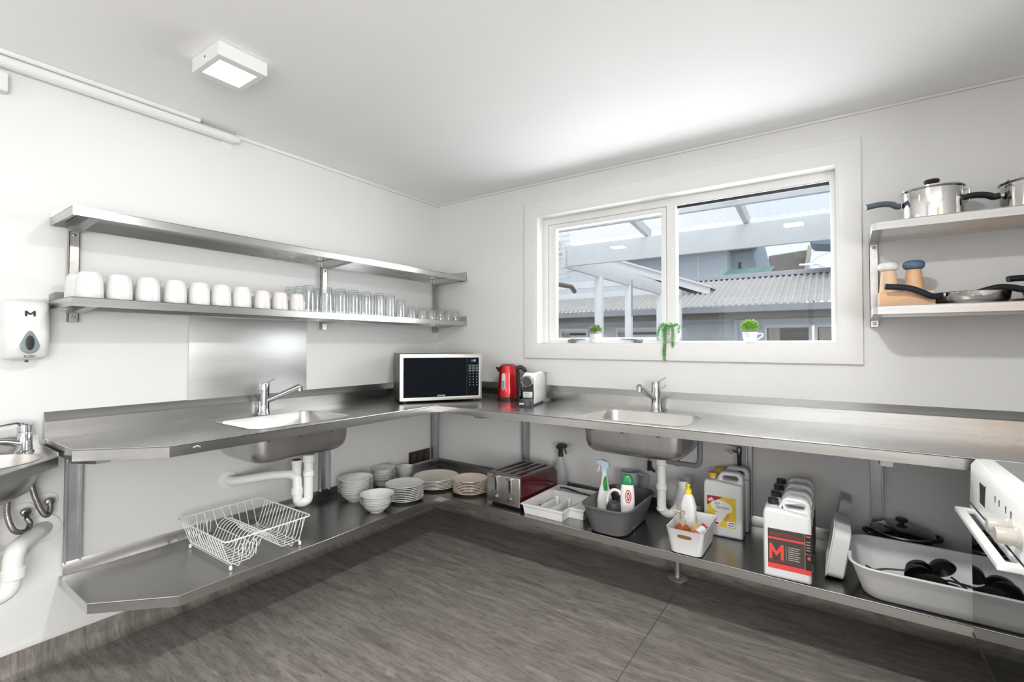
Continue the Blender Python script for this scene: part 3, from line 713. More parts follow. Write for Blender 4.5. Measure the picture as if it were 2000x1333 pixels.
# ================================================================== KETTLE
t = thing('electric_kettle', 'shiny red electric kettle with black spout and handle', 'kettle', (.772, -.118, ZB), math.radians(35))
b = nb(); lathe(b, [(.078, 0), (.080, .004), (.080, .018), (.070, .022)], n=32); obj('power_base', b, BLACK, t)
b = nb(); lathe(b, [(.074, .022), (.0745, .03), (.072, .08), (.066, .16), (.0595, .222), (.057, .234), (.050, .238)], n=40); obj('body', b, RED, t)
b = nb(); lathe(b, [(.049, .2375), (.046, .242), (.02, .245), (.004, .246)], n=32); obj('lid', b, BLACK, t)
b = nb(); rings(b, [[(-.050, -.022, .222), (-.050, .022, .222), (-.054, .014, .190), (-.056, 0, .176), (-.054, -.014, .190)], [(-.086, -.004, .226), (-.086, .004, .226), (-.084, .003, .218), (-.083, 0, .214), (-.084, -.003, .218)]]); obj('spout', b, BLACK, t)
b = nb()
rs = []
for z, r in ((.024, .077), (.08, .0745), (.16, .0685), (.215, .0625)):
    rs.append([((r + q) * math.cos(a), (r + q) * math.sin(a), z) for q, a in [(0, math.radians(-32)), (.004, math.radians(-28)), (.012, 0), (.004, math.radians(28)), (0, math.radians(32)), (-.006, 0)]])
rings(b, rs); obj('handle_spine', b, BLACK, t)
b = nb(); tube(b, smooth_path([(.060, 0, .215), (.085, 0, .224), (.112, 0, .205), (.124, 0, .178)], 6), [.017] * 18 + [.013], 12, flat=.8); obj('handle', b, BLACK, t)
b = nb(); tube(b, smooth_path([(.088, -.008, .229), (.112, -.008, .212), (.126, -.008, .184)], 5), .004, 8); obj('handle_trim', b, CHROME, t)
ga = math.radians(-118)
b = nb()
def capsule(r, w, z0, z1, off):
    out = []
    for i in range(24):
        a = 2 * PI * i / 24; u = w * math.cos(a); z = (z1 - w if math.sin(a) >= 0 else z0 + w) + w * math.sin(a)
        rr = .0745 - (z - .03) * .066 + off; an = ga + u / rr; out.append((rr * math.cos(an), rr * math.sin(an), z))
    return out
rings(b, [capsule(0, .0135, .075, .185, -.002), capsule(0, .0135, .075, .185, .0025), capsule(0, .0105, .078, .182, .003)], True, True); gz = obj('water_gauge', b, mat('pale_gauge_frame', (.62, .64, .66), .3), t)
b = nb(); rings(b, [capsule(0, .009, .080, .135, .0025), capsule(0, .009, .080, .135, .0036)]); obj('water_level', b, mat('gauge_water', (.22, .27, .29), .2), gz)

# ================================================================== COFFEE MACHINE
t = thing('capsule_coffee_machine', 'small white capsule coffee machine with black front beside the red kettle', 'coffee machine', (1.058, -.30, ZB), math.radians(14))
# local: front faces -y
b = nb(); prof = [(-.008, .012), (.205, .012), (.212, .03), (.205, .16), (.180, .196), (.150, .204), (.03, .204), (-.012, .180), (-.018, .13), (-.01, .08)]
def side_slab(bm, prof, x0, x1, rnd): return slab(bm, [(y, z) for y, z in prof], [], x0, x1, 'yz', rnd=rnd)
side_slab(b, prof, -.042, .042, .008); obj('shell', b, WPLAS, t)
b = nb(); box(b, -.036, .036, -.048, .18, 0, .014, bev=.003); obj('base', b, BLACK, t)
b = nb(); loft(b, [(.037, .045, 0, .03), (.038, .046, .004, .03), (.038, .046, .040, .03), (.034, .042, .046, .028)], 0, -.045); dt = obj('drip_tray', b, DGREY, t)
b = nb()
for k in range(5): box(b, -.022 + k * .006, -.018 + k * .006, -.0925, -.090, .014, .024)
xf(b, T(-.01, .0, .002)); obj('lettering', b, WHITET, dt, flat=True)
b = nb(); box(b, -.034, .034, -.024, .0, .040, .155); obj('black_front', b, BLACK, t)
b = nb(); box(b, -.030, .030, -.034, -.024, .050, .088, bev=.003); pl = obj('steel_front_plate', b, mat('pale_front_plate', (.62, .62, .62), .3, .4), t)
b = nb(); box(b, -.016, .016, -.0345, -.034, .074, .077); obj('lettering', b, DGREY, pl, flat=True)
b = nb(); lathe(b, [(.036, -.014), (.036, -.052), (.031, -.056), (.028, -.055)], (0, 0, .152), 28, ax='y'); hd = obj('brew_head', b, CHROME, t)
b = nb(); lathe(b, [(.0285, -.054), (.0285, -.058)], (0, 0, .152), 28, ax='y'); obj('brew_head_disc', b, mat('brown_black_disc', (.06, .045, .05), .35), hd)
b = nb(); box(b, -.028, .028, .03, .10, .203, .209, bev=.002); obj('lever_plate', b, mat('grey_lever', (.25, .25, .26), .35), t)
b = nb(); loft(b, [(.038, .03, .02, .012), (.040, .032, .185, .012)], 0, .238); obj('water_tank', b, CLRP, t)
b = nb(); box(b, -.041, .041, .205, .272, .185, .191, bev=.002); obj('tank_lid', b, mat('grey_lever', (.25, .25, .26), .35), t)

# ================================================================== CROCKERY ON THE LOWER SHELF
def bowl(r, h, m, label, grp, foot=.45):
    b = nb(); th = .004
    lathe(b, [(r * foot, 0), (r * foot, .004), (r * (foot + .18), h * .18), (r * .80, h * .58), (r * .91, h * .88), (r, h - .001), (r, h + .0012), (r * .90 - th * .4, h * .93), (r * .80 - th, h * .62), (r * (foot + .14), h * .24), (r * .2, h * .17), (.002, h * .16)], n=36)
    o = obj('bowl', b, m); return tag(o, label, 'bowl', grp)
def stack(mk, x, y, n, dz, labf, jit=.0015, grp=None):
    o0 = None
    for i in range(n):
        lb = labf(n - 1 - i)
        if o0 is None: o0 = mk(lb); o = o0
        else: o = o0.copy(); COL.objects.link(o); o['label'] = lb
        o.location = (x + random.uniform(-jit, jit), y + random.uniform(-jit, jit), ZL + .0008 + i * dz); o.rotation_euler = (0, 0, random.uniform(0, 6))
    return o
stack(lambda l: bowl(.103, .062, CERA, l, 'wide bowls stacked under the sink trap', .42), .185, -.915, 8, .0105, lambda k: 'wide white bowl, %s of the tall stack nearest the drain trap' % ORD[k])
stack(lambda l: bowl(.076, .055, CERAE, l, 'embossed bowls against the wall', .5), .095, -.625, 5, .0165, lambda k: 'small embossed white bowl, %s of the stack against the wall' % ORD[k])
stack(lambda l: bowl(.060, .050, GREENISH, l, 'small pale bowls in the corner', .5), .092, -.43, 4, .0125, lambda k: 'small pale green-white bowl, %s of the stack by the sockets' % ORD[k])
stack(lambda l: bowl(.095, .060, CERA, l, 'bowls stacked at the shelf edge', .42), .452, -.972, 5, .0095, lambda k: 'white bowl, %s of the stack at the shelf edge' % ORD[k])
def plate(r, m, label, grp, rim=.66):
    b = nb()
    lathe(b, [(r * .55, 0), (r * .56, .002), (r * (rim), .005), (r * .97, .0145), (r, .0160), (r - .0005, .0182), (r * .95, .0165), (r * (rim), .0085), (r * (rim - .06), .0065), (.002, .0062)], n=44)
    o = obj('plate', b, m); return tag(o, label, 'plate', grp)
stack(lambda l: plate(.116, CERA, l, 'white plates beside the bowls'), .424, -.737, 9, .0102, lambda k: 'white side plate, %s of the stack beside the front bowls' % ORD[k], .001)
stack(lambda l: plate(.150, CREAM, l, 'large cream plates in the corner'), .395, -.428, 7, .0088, lambda k: 'large cream dinner plate, %s of the corner stack' % ORD[k], .001)
stack(lambda l: plate(.112, BEIGE, l, 'beige plates next to the toaster'), .672, -.402, 9, .0094, lambda k: 'beige plate, %s of the stack next to the toaster' % ORD[k], .001)
stack(lambda l: plate(.075, CREAM, l, 'saucers behind the toaster'), .705, -.12, 5, .0080, lambda k: 'cream saucer, %s of the stack behind the toaster' % ORD[k], .001)

# dark socket plate on the wall in the corner
t = thing('socket_plate', 'black wall plate with three dark sockets behind the crockery', 'socket', (.0, -.20, .376), world=True)
b = nb(); box(b, .001, .012, -.305, -.092, .388, .478, bev=.002); obj('backplate', b, BLACK, t)
for k in range(3):
    b = nb(); y0 = -.298 + k * .069; box(b, .012, .020, y0, y0 + .060, .395, .471, bev=.002); obj('socket', b, mat('dark_brown_gloss', (.035, .025, .02), .15, var=.3), t)

# ================================================================== TOASTER
t = thing('toaster', 'four slot toaster with steel front and dark red sides', 'toaster', (1.018, -.302, ZL), math.radians(-3))
# local front faces -y ; 0.245 wide, 0.41 deep
tw, td = .122, .205
b = nb(); slab(b, [(-td + .012, .015), (td, .015), (td, .14), (td - .03, .176), (-td + .03, .184), (-td + .012, .178)], [], -tw, tw, 'yz', rnd=.012); obj('body', b, DRED, t)
b = nb(); slab(b, [(-tw, .016), (tw, .016), (tw, .182), (-tw, .182)], [], -td - .002, -td + .014, 'xz', rnd=.004); fr = obj('front_panel', b, mat('toaster_front_steel', (.66, .64, .60), .28, 1.0, var=.04, stretch=(.05, 1, 1), vscale=40), t)
b = nb(); slab(b, [(-tw + .006, -td + .010), (tw - .006, -td + .010), (tw - .006, td - .03), (-tw + .006, td - .03)], [[(-.099 + k * .054, -td + .04), (-.063 + k * .054, -td + .04), (-.063 + k * .054, td - .06), (-.099 + k * .054, td - .06)] for k in range(4)], .176, .189, 'xy', rnd=.003); obj('top_panel', b, mat('smoked_steel_top', (.33, .32, .30), .3, .9), t)
b = nb(); box(b, -tw + .01, tw - .01, -td + .02, td - .04, .170, .1775); obj('slot_interior', b, BLACK, t)
for s in (-1, 1):
    b = nb(); slab(b, [(s * .052 - .012, .085), (s * .052 + .012, .085), (s * .052 + .012, .168), (s * .052 - .012, .168)], [[(s * .052 - .006, .092), (s * .052 + .006, .092), (s * .052 + .006, .160), (s * .052 - .006, .160)]], -td - .008, -td - .001, 'xz', rnd=.002); g = obj('lever_guide', b, CHROME, t)
    b = nb(); box(b, s * .052 - .017, s * .052 + .017, -td - .022, -td - .002, .166, .176, bev=.003); obj('push_lever', b, CHROME, t)
    b = nb(); box(b, s * .052 - .0055, s * .052 + .0055, -td - .004, -td - .001, .092, .160); obj('lever_slot', b, BLACK, g)
    b = nb(); lathe(b, [(.015, -td - .001), (.015, -td - .006), (.012, -td - .016), (.010, -td - .017)], (s * .052, 0, .052), 18, ax='y'); obj('browning_knob', b, DSTEEL, t)
    b = nb()
    for k in range(4): lathe(b, [(.003, -td - .001), (.003, -td - .004)], (s * .052 + (-.028 if s < 0 else .028), 0, .036 + k * .013), 8, ax='y')
    obj('push_button', b, BLACK, t)
b = nb(); box(b, -tw + .015, tw - .015, -td + .03, td - .02, 0, .018); obj('base', b, BLACK, t)

# ================================================================== CUTLERY TRAY
t = thing('cutlery_tray', 'white plastic cutlery tray with dividers and a stepped corner', 'cutlery tray', (1.31, -.33, ZL), world=True)
tz = .390
outl = [(1.160, -.540), (1.420, -.540), (1.420, -.455), (1.505, -.455), (1.505, -.105), (1.160, -.105)]
b = nb()
base_l = inset(outl, .012)
rr_ = lambda lp, z: [(x, y, z) for x, y in lp]
rings(b, [rr_(base_l, ZL + .001), rr_(inset(outl, .004), tz - .008), rr_(inset(outl, .002), tz - .006), rr_(inset(outl, -.004), tz - .006), rr_(inset(outl, -.004), tz), rr_(inset(outl, .006), tz), rr_(inset(outl, .016), ZL + .004)], False, False)
poly_fill(b, [base_l], lambda x, y: (x, y, ZL + .001)); poly_fill(b, [inset(outl, .016)], lambda x, y: (x, y, ZL + .004))
obj('tray', b, WPLAS, t, flat=True)
b = nb()
def divider(b, x, y, l, ang, h=.046): box(b, -l / 2, l / 2, -.003, .003, 0, h, M=T(x, y, ZL + .004, rz=ang), bev=.0014)
divider(b, 1.255, -.40, .24, PI / 2); divider(b, 1.335, -.40, .24, PI / 2); divider(b, 1.42, -.32, .22, PI / 2); divider(b, 1.33, -.19, .33, 0)
for x, y in ((1.255, -.515), (1.335, -.515), (1.255, -.30), (1.335, -.30), (1.42, -.42)):
    box(b, x - .012, x + .012, y - .012, y + .012, ZL + .004, ZL + .054, bev=.007, seg=3)
obj('divider', b, WPLAS, t)
def cutlery(kind, x, y, rz, z, label, col=POLISH):
    b = nb()
    if kind == 'spoon':
        lathe(b, [(.001, -.0015), (.012, -.001), (.017, .001), (.018, .003), (.0165, .0028), (.010, .001), (.001, .0005)], n=16); bmesh.ops.scale(b, vec=(1.45, 1, 1), verts=b.verts)
        tube(b, [(.024, 0, .002), (.06, 0, .006), (.15, 0, .004)], [.0022, .0026, .005], 8, flat=.45)
    elif kind == 'fork':
        box(b, -.012, .012, -.010, .010, 0, .0018, bev=.0008)
        for k in range(4): box(b, -.048, -.012, -.0095 + k * .0054, -.0068 + k * .0054, 0, .0018)
        tube(b, [(.010, 0, .001), (.05, 0, .005), (.14, 0, .003)], [.003, .0026, .005], 8, flat=.45)
    else:
        box(b, -.11, .0, -.009, .008, 0, .0016, bev=.0007); box(b, 0, .10, -.0065, .0065, -.002, .004, bev=.002)
    o = obj({'spoon': 'spoon', 'fork': 'fork', 'knife': 'table_knife'}[kind], b, col); o.location = (x, y, z); o.rotation_euler = (0, 0, rz)
    return tag(o, label, {'spoon': 'spoon', 'fork': 'fork', 'knife': 'knife'}[kind], 'cutlery in the tray')
cutlery('spoon', 1.205, -.46, PI / 2, ZL + .012, 'steel spoon in the tray compartment nearest the toaster')
cutlery('spoon', 1.220, -.42, PI / 2 + .1, ZL + .020, 'second steel spoon lying over the first beside the toaster')
cutlery('spoon', 1.195, -.37, PI / 2 - .1, ZL + .017, 'steel spoon at the back of the compartment nearest the toaster')
cutlery('fork', 1.288, -.42, PI / 2, ZL + .010, 'steel fork in the middle tray compartment')
cutlery('fork', 1.302, -.40, PI / 2 + .08, ZL + .016, 'upper steel fork in the middle tray compartment')
cutlery('knife', 1.375, -.33, PI / 2, ZL + .010, 'steel table knife in the third tray compartment', POLISH)
cutlery('knife', 1.365, -.31, PI / 2 - .07, ZL + .016, 'upper steel table knife in the third tray compartment', POLISH)
cutlery('knife', 1.39, -.42, PI / 2, ZL + .009, 'red handled knife by the stepped corner of the tray', REDD)
b = nb(); tube(b, smooth_path([(1.19, -.145, ZL + .052), (1.23, -.15, ZL + .058), (1.32, -.155, ZL + .050), (1.43, -.16, ZL + .045)], 5), [.006] * 15 + [.004], 8, flat=.6)
tube(b, smooth_path([(1.185, -.13, ZL + .052), (1.24, -.135, ZL + .056), (1.31, -.145, ZL + .05)], 5), .005, 8, flat=.6)
single('tongs', b, BLACK, 'black tongs lying across the back of the cutlery tray', 'tongs', loc=(1.30, -.15, ZL + .045))

# ================================================================== SPRAY BOTTLES
def trigger(b, s=1.0, z=0.0):
    """trigger head pointing along +x"""
    side = [(-.030, .000), (-.012, .0), (-.010, .028), (.012, .034), (.036, .046), (.046, .050), (.046, .066), (.020, .070), (-.012, .066), (-.036, .040), (-.032, .030), (-.018, .026)]
    slab(b, [(x * s, z + zz * s) for x, zz in [(-.014, 0), (.014, 0), (.013, .022), (.018, .036), (.044, .042), (.046, .062), (.016, .068), (-.016, .064), (-.034, .042), (-.030, .030), (-.014, .024)]], [], -.011 * s, .011 * s, 'xz', rnd=.003 * s)
def trig_lever(b, s=1.0, z=0.0):
    tube(b, smooth_path([(.026 * s, 0, z + .040 * s), (.034 * s, 0, z + .022 * s), (.044 * s, 0, z - .002 * s)], 4), [.006 * s] * 8 + [.004 * s], 8)
t = thing('spray_bottle', 'translucent spray bottle with black trigger standing against the wall', 'spray bottle', (1.150, -.062, ZL), 0)
b = nb(); loft(b, [(.038, .030, 0, .02), (.040, .032, .01, .022), (.040, .032, .12, .022), (.034, .028, .155, .022), (.018, .018, .20, .016), (.013, .013, .232, .012)]); obj('bottle', b, CLRP, t)
b = nb(); lathe(b, [(.014, .228), (.0165, .230), (.0165, .252), (.012, .256)], n=16); trigger(b, .95, .25); obj('trigger_head', b, BLACK, t)
b = nb(); trig_lever(b, .95, .25); obj('trigger', b, BLACK, t)

# grey tub with cleaning bottles
def tub(name, cx, cy, hx0, hy0, hx1, hy1, z0, z1, r, m, label, cat, lip=.008, th=.003, grp=None):
    t = thing(name, label, cat, (cx, cy, z0), group=grp); b = nb(); h = z1 - z0
    L = [(hx0 - .012, hy0 - .012, 0, r * .8), (hx0, hy0, .008, r * .85)]
    L += [(hx0 + (hx1 - hx0) * q, hy0 + (hy1 - hy0) * q, h * (.06 + .88 * q), r * (.85 + .15 * q)) for q in (.25, .5, .75, 1)]
    L += [(hx1 + lip, hy1 + lip, h * .95, r + lip), (hx1 + lip + .001, hy1 + lip + .001, h - .003, r + lip), (hx1 + lip - .002, hy1 + lip - .002, h, r + lip), (hx1 - th, hy1 - th, h - .001, r - th)]
    L += [(hx0 - th + (hx1 - hx0) * q, hy0 - th + (hy1 - hy0) * q, h * (.06 + .88 * q), r * (.85 + .15 * q)) for q in (.75, .5, .25)]
    L += [(hx0 - th, hy0 - th, .012, r * .85), (hx0 - .015, hy0 - .015, .005, r * .8)]
    loft(b, L, k=8); obj('body', b, m, t); return t
tub('grey_tub', 1.672, -.375, .098, .185, .128, .225, ZL, .474, .075, GREYP, 'dark grey plastic tub holding cleaning bottles', 'tub')
# white and blue trigger spray (in the tub)
t = thing('spray_bottle', 'white spray bottle with pale blue trigger head in the grey tub', 'spray bottle', (1.600, -.400, ZL + .012), math.radians(170))
b = nb(); loft(b, [(.036, .024, 0, .018), (.040, .026, .01, .02), (.040, .026, .11, .02), (.030, .020, .16, .016), (.018, .016, .20, .013), (.013, .013, .245, .012)]); bo = obj('bottle', b, WPLAS, t)
b = nb(); slab(b, [(-.030, .17), (-.010, .165), (-.004, .20), (-.010, .235), (-.022, .245), (-.026, .21)], [], .0145, .0225, 'xz', rnd=.002); obj('leaf_label', b, mat('leaf_print', (.04, .28, .07), .4, var=.5, vscale=120), bo)
b = nb(); loft(b, [(.037, .0245, .004, .02), (.0405, .0268, .012, .02), (.0405, .0268, .03, .02)]); obj('brown_label', b, mat('brown_print', (.28, .12, .06), .4, var=.4, vscale=90), bo)
b = nb(); lathe(b, [(.0145, .24), (.0155, .243), (.0155, .262)], n=14); trigger(b, .98, .255); obj('trigger_head', b, BLUET, t)
b = nb(); trig_lever(b, .98, .255); obj('trigger', b, WPLAS, t)
# cream cleaner bottle
t = thing('cleaner_bottle', 'white cream cleaner bottle with domed green cap in the grey tub', 'bottle', (1.737, -.425, ZL + .012), math.radians(20))
b = nb(); loft(b, [(.034, .022, 0, .015), (.036, .024, .01, .018), (.036, .024, .15, .02), (.034, .022, .20, .02), (.030, .019, .222, .016)]); bo = obj('bottle', b, WPLAS, t)
b = nb(); loft(b, [(.030, .019, .219, .017), (.0305, .0195, .235, .017), (.027, .017, .255, .015), (.018, .011, .268, .010), (.006, .004, .273, .0035)]); obj('cap', b, GREENC, t)
b = nb(); slab(b, [(.004 + .016 * math.cos(a / 12 * PI), .165 + .035 * math.sin(a / 12 * PI)) for a in range(24)], [[(.004 + .011 * math.cos(a / 12 * PI), .165 + .028 * math.sin(a / 12 * PI)) for a in range(24)]], -.0246, -.0235, 'xz'); obj('red_oval', b, REDP, bo, flat=True)
b = nb(); slab(b, [(.004 + .007 * math.cos(a / 10 * PI), .165 + .022 * math.sin(a / 10 * PI)) for a in range(20)], [[(.004 + .003 * math.cos(a / 10 * PI), .165 + .015 * math.sin(a / 10 * PI)) for a in range(20)]], -.0247, -.0235, 'xz'); obj('dark_emblem', b, BLKP, bo, flat=True)
# dark bottle with white arched handle, lime bottle
t = thing('scrubbing_brush', 'dark dish brush holder with arched white handle in the grey tub', 'brush', (1.675, -.455, ZL + .012), 0)
b = nb(); lathe(b, [(.036, 0), (.038, .01), (.038, .10), (.030, .125), (.02, .13)], n=20); obj('body', b, DGREY, t)
b = nb(); tube(b, smooth_path([(-.036, 0, .11), (-.034, 0, .15), (-.010, 0, .185), (.018, .01, .186), (.030, .02, .165)], 5), .009, 10, flat=.9); obj('handle', b, WPLAS, t)
t = thing('green_bottle', 'dark bottle with lime green label behind the brush in the grey tub', 'bottle', (1.690, -.345, ZL + .012), math.radians(15))
b = nb(); loft(b, [(.034, .022, 0, .02), (.036, .024, .01, .022), (.036, .024, .12, .02), (.022, .018, .17, .016), (.012, .012, .19, .011)]); bo = obj('bottle', b, mat('deep_green_bottle', (.03, .07, .05), .25), t)
b = nb(); slab(b, [(-.022, .05), (.024, .05), (.024, .155), (.004, .165), (-.014, .14)], [], -.0262, -.0235, 'xz', rnd=.0008); obj('label_panel', b, GREENL, bo, flat=True)
# pale grey jug behind the tub
t = thing('measuring_jug', 'blue-grey plastic jug with loop handle behind the grey tub', 'jug', (1.617, -.072, ZL), math.radians(10))
b = nb(); lathe(b, [(.040, 0), (.044, .006), (.050, .115), (.053, .205), (.0535, .207), (.050, .207), (.046, .115), (.040, .012), (.002, .010)], n=28); obj('body', b, GREYT, t)
b = nb(); lathe(b, [(.0472, .06), (.0500, .10)], n=28, cap0=False, cap1=False); obj('white_band', b, WPLAS, t)
b = nb(); tube(b, smooth_path([(.050, 0, .195), (.098, 0, .190), (.103, 0, .165), (.085, 0, .125), (.049, 0, .110)], 5), .007, 8, flat=1.5); obj('handle', b, GREYT, t)

# ================================================================== DRAINS
def trap(label, P, m, wallp, ax, outlet_col=PIPED, small=None):
    """P: path of the waste below the outlet"""
    x, y, z = P[0]
    t = thing('drain_trap', label, 'drain pipe', (x, y, P[0][2] - .2), world=True, group='white drain traps')
    b = nb(); lathe(b, [(.045, z + .045), (.045, z + .038), (.030, z + .022), (.022, z + .012), (.022, z - .006)], (x, y, 0), 20); obj('outlet_fitting', b, outlet_col, t)
    b = nb(); tube(b, fillet(P, .04, 7), .0235, 16); obj('pipe', b, m, t)
    return t
t = trap('white plastic trap and waste pipe under the inset sink with the steel splash plate', [(.315, -1.315, .70), (.315, -1.315, .452), (.302, -1.368, .452), (.295, -1.368, .605), (.21, -1.45, .605), (.06, -1.565, .575), (.002, -1.575, .575)], PVC, None, 'x')
for x_, y_, z0, z1, r in ((.315, -1.315, .66, .700, .0315), (.315, -1.315, .585, .615, .0275), (.296, -1.368, .500, .533, .0285)):
    b = nb(); lathe(b, [(r - .003, z0), (r, z0 + .003), (r, z1 - .003), (r - .003, z1)], (x_, y_, 0), 18); obj('union_nut', b, PVC, t)
b = nb(); tube(b, [(.295, -1.370, .600), (.295, -1.370, .675)], .0225, 14); lathe(b, [(.0255, .655), (.0255, .678)], (.295, -1.370, 0), 16); br = obj('branch_socket', b, PVC, t)
b = nb(); lathe(b, [(.021, .6785), (.0205, .6795)], (.295, -1.370, 0), 16); obj('rubber_plug', b, DGREY, br)
b = nb(); lathe(b, [(.048, .001), (.046, .005), (.024, .008)], (0, -1.575, .575), 24, ax='x'); obj('wall_flange', b, PVC, t)
b = nb(); box(b, .305, .325, -1.315, -1.21, .722, .733, bev=.003); tube(b, [(.315, -1.315, .715), (.30, -1.22, .722)], .012, 8); obj('overflow_connector', b, PIPED, t)
t = trap('white plastic trap under the inset window sink', [(1.865, -.27, .69), (1.865, -.27, .41), (1.905, -.245, .385), (1.945, -.22, .44), (1.945, -.20, .52), (1.945, -.06, .53), (1.945, -.003, .53)], PVC, None, 'y')
for z0, z1, r in ((.650, .692, .0315), (.520, .552, .0285), (.41, .425, .0258)):
    b = nb(); lathe(b, [(r - .003, z0), (r, z0 + .003), (r, z1 - .003), (r - .003, z1)], (1.865, -.27, 0), 18); obj('union_nut', b, PVC, t)
b = nb(); tube(b, fillet([(1.875, -.27, .672), (2.062, -.285, .672), (2.064, -.285, .84), (2.05, -.285, .845)], .035, 6), .0135, 12); lathe(b, [(.017, .0), (.017, .018)], (1.94, -.275, .672), 14, ax='x'); obj('overflow_pipe', b, PIPEG, t)
# shut-off valves and hoses at the wall
t = thing('shutoff_valve', 'dark shut-off valve on a thin pipe beneath the window sink', 'valve', (1.722, -.03, .52), world=True)
b = nb(); tube(b, [(1.722, -.03, .86), (1.722, -.03, .60)], .006, 8); obj('supply_pipe', b, DSTEEL, t)
b = nb(); lathe(b, [(.010, .56), (.013, .57), (.013, .598), (.009, .602)], (1.722, -.03, 0), 12); tube(b, [(1.722, -.002, .555), (1.722, -.045, .555)], .010, 10); tube(b, [(1.722, -.03, .562), (1.755, -.035, .545)], .009, 8); obj('valve_body', b, BLACK, t)
t = thing('shutoff_valve', 'shut-off valve with black hose behind the yellow capped canisters', 'valve', (2.20, -.03, .60), world=True)
b = nb(); lathe(b, [(.008, .695), (.012, .70), (.012, .74), (.008, .745)], (2.203, -.03, 0), 12); tube(b, [(2.203, -.03, .715), (2.165, -.03, .715)], .006, 8); lathe(b, [(.012, -.045), (.012, -.037)], (2.165, 0, .715), 12, ax='y'); obj('valve_body', b, DSTEEL, t)
b = nb(); tube(b, smooth_path([(2.203, -.03, .70), (2.205, -.028, .60), (2.204, -.02, .50), (2.204, -.01, .40)], 5), .0105, 8); obj('black_hose', b, BLACK, t)
b = nb(); tube(b, smooth_path([(2.10, -.04, .80), (2.14, -.04, .755), (2.19, -.035, .742)], 5), .0025, 6); obj('green_wire', b, mat('green_yellow_wire', (.25, .32, .06), .5), t)

# ================================================================== WHITE BASKET AND ITS CONTENTS
t = thing('storage_basket', 'small white plastic basket with slot handles holding soap bottles', 'basket', (2.062, -.442, ZL))
b = nb(); h = .118; bx0, by0, bx1, by1 = .068, .125, .083, .145
def bwall(side):
    pass
L = [(bx0 - .01, by0 - .01, 0, .02), (bx0, by0, .006, .026), (bx1, by1, h, .022), (bx1 + .001, by1 + .001, h + .001, .022), (bx1 - .003, by1 - .003, h, .021), (bx0 - .004, by0 - .004, .008, .024), (bx0 - .014, by0 - .014, .004, .02)]
loft(b, L, k=5); obj('body', b, WMATT, t)
for s in (-1, 1):
    b = nb(); q = .70; yy = s * (by0 + (by1 - by0) * q + .0005)
    slab(b, [(.034 * math.cos(a) * 1 + (.0 if True else 0), h * .74 + .009 * math.sin(a)) for a in [2 * PI * k / 24 for k in range(24)]], [], yy - .0012, yy + .0012, 'xz')
    for v in b.verts: v.co.x = max(-.031, min(.031, v.co.x * 1.15)); v.co.y += (v.co.z - h * .74) * s * (by1 - by0) / h
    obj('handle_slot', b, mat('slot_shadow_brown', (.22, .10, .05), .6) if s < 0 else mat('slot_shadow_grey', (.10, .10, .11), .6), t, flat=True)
t = thing('dish_soap_bottle', 'tall white bottle with bright yellow nozzle in the small basket', 'bottle', (2.028, -.375, ZL + .010), math.radians(-10))
b = nb(); loft(b, [(.034, .022, 0, .018), (.036, .024, .01, .02), (.035, .023, .12, .02), (.037, .025, .155, .02), (.026, .018, .20, .016), (.015, .015, .215, .014)]); obj('bottle', b, WPLAS, t)
b = nb(); lathe(b, [(.016, .214), (.0165, .217), (.0155, .236), (.009, .240), (.009, .250), (.012, .254), (.010, .262), (.004, .265)], n=18); obj('nozzle', b, YELB, t)
t = thing('spray_can', 'white can with grey lid behind the yellow nozzle bottle', 'bottle', (1.972, -.255, ZL + .002), 0)
b = nb(); lathe(b, [(.027, 0), (.028, .004), (.028, .195), (.022, .205)], n=22); obj('can', b, WPLAS, t)
b = nb(); lathe(b, [(.0235, .203), (.0235, .243), (.021, .247)], n=22); lb = obj('cap', b, WPLAS, t)
b = nb(); lathe(b, [(.0215, .2465), (.020, .2485)], n=22); obj('cap_top', b, GREYT, lb)
t = thing('pump_soap_bottle', 'round amber soap bottle with pale gold pump in the small basket', 'soap bottle', (2.032, -.495, ZL + .010), math.radians(185))
b = nb(); lathe(b, [(.034, 0), (.037, .006), (.038, .07), (.034, .090), (.018, .102), (.014, .108)], n=28); obj('bottle', b, AMBER, t)
b = nb(); lathe(b, [(.0155, .105), (.0155, .125), (.006, .128), (.006, .148), (.011, .150), (.011, .164), (.006, .166)], n=16); tube(b, [(0, 0, .160), (.030, 0, .160), (.044, 0, .156)], [.006, .0045, .004], 8); obj('pump', b, BRASSP, t)
b = nb(); tube(b, [(2.10, -.50, ZL + .085), (2.125, -.46, ZL + .105)], [.019, .019], 14); o = single('spice_jar', b, WPLAS, 'small red and white tube lying in the small basket', 'tube', loc=(2.11, -.48, ZL + .09))
b = nb(); tube(b, [(-.0165, -.0265 + .0, .0 - .012), (-.010, -.020, -.005)], [.0205, .0205], 14); obj('red_end', b, REDP, o)
b = nb(); tube(b, [(.010, .014, .012), (.016, .022, .018)], [.0205, .0205], 14); obj('red_cap', b, REDD, o)
b = nb(); loft(b, [(.02, .03, 0, .008), (.022, .032, .06, .01), (.018, .028, .085, .01)]); xf(b, T(2.075, -.42, ZL + .010)); single('sponge_pack', b, mat('pale_yellow_pack', (.72, .58, .25), .4, var=.2, vscale=60), 'pale yellow pack standing in the small basket', 'packet', loc=(2.075, -.42, ZL + .010))

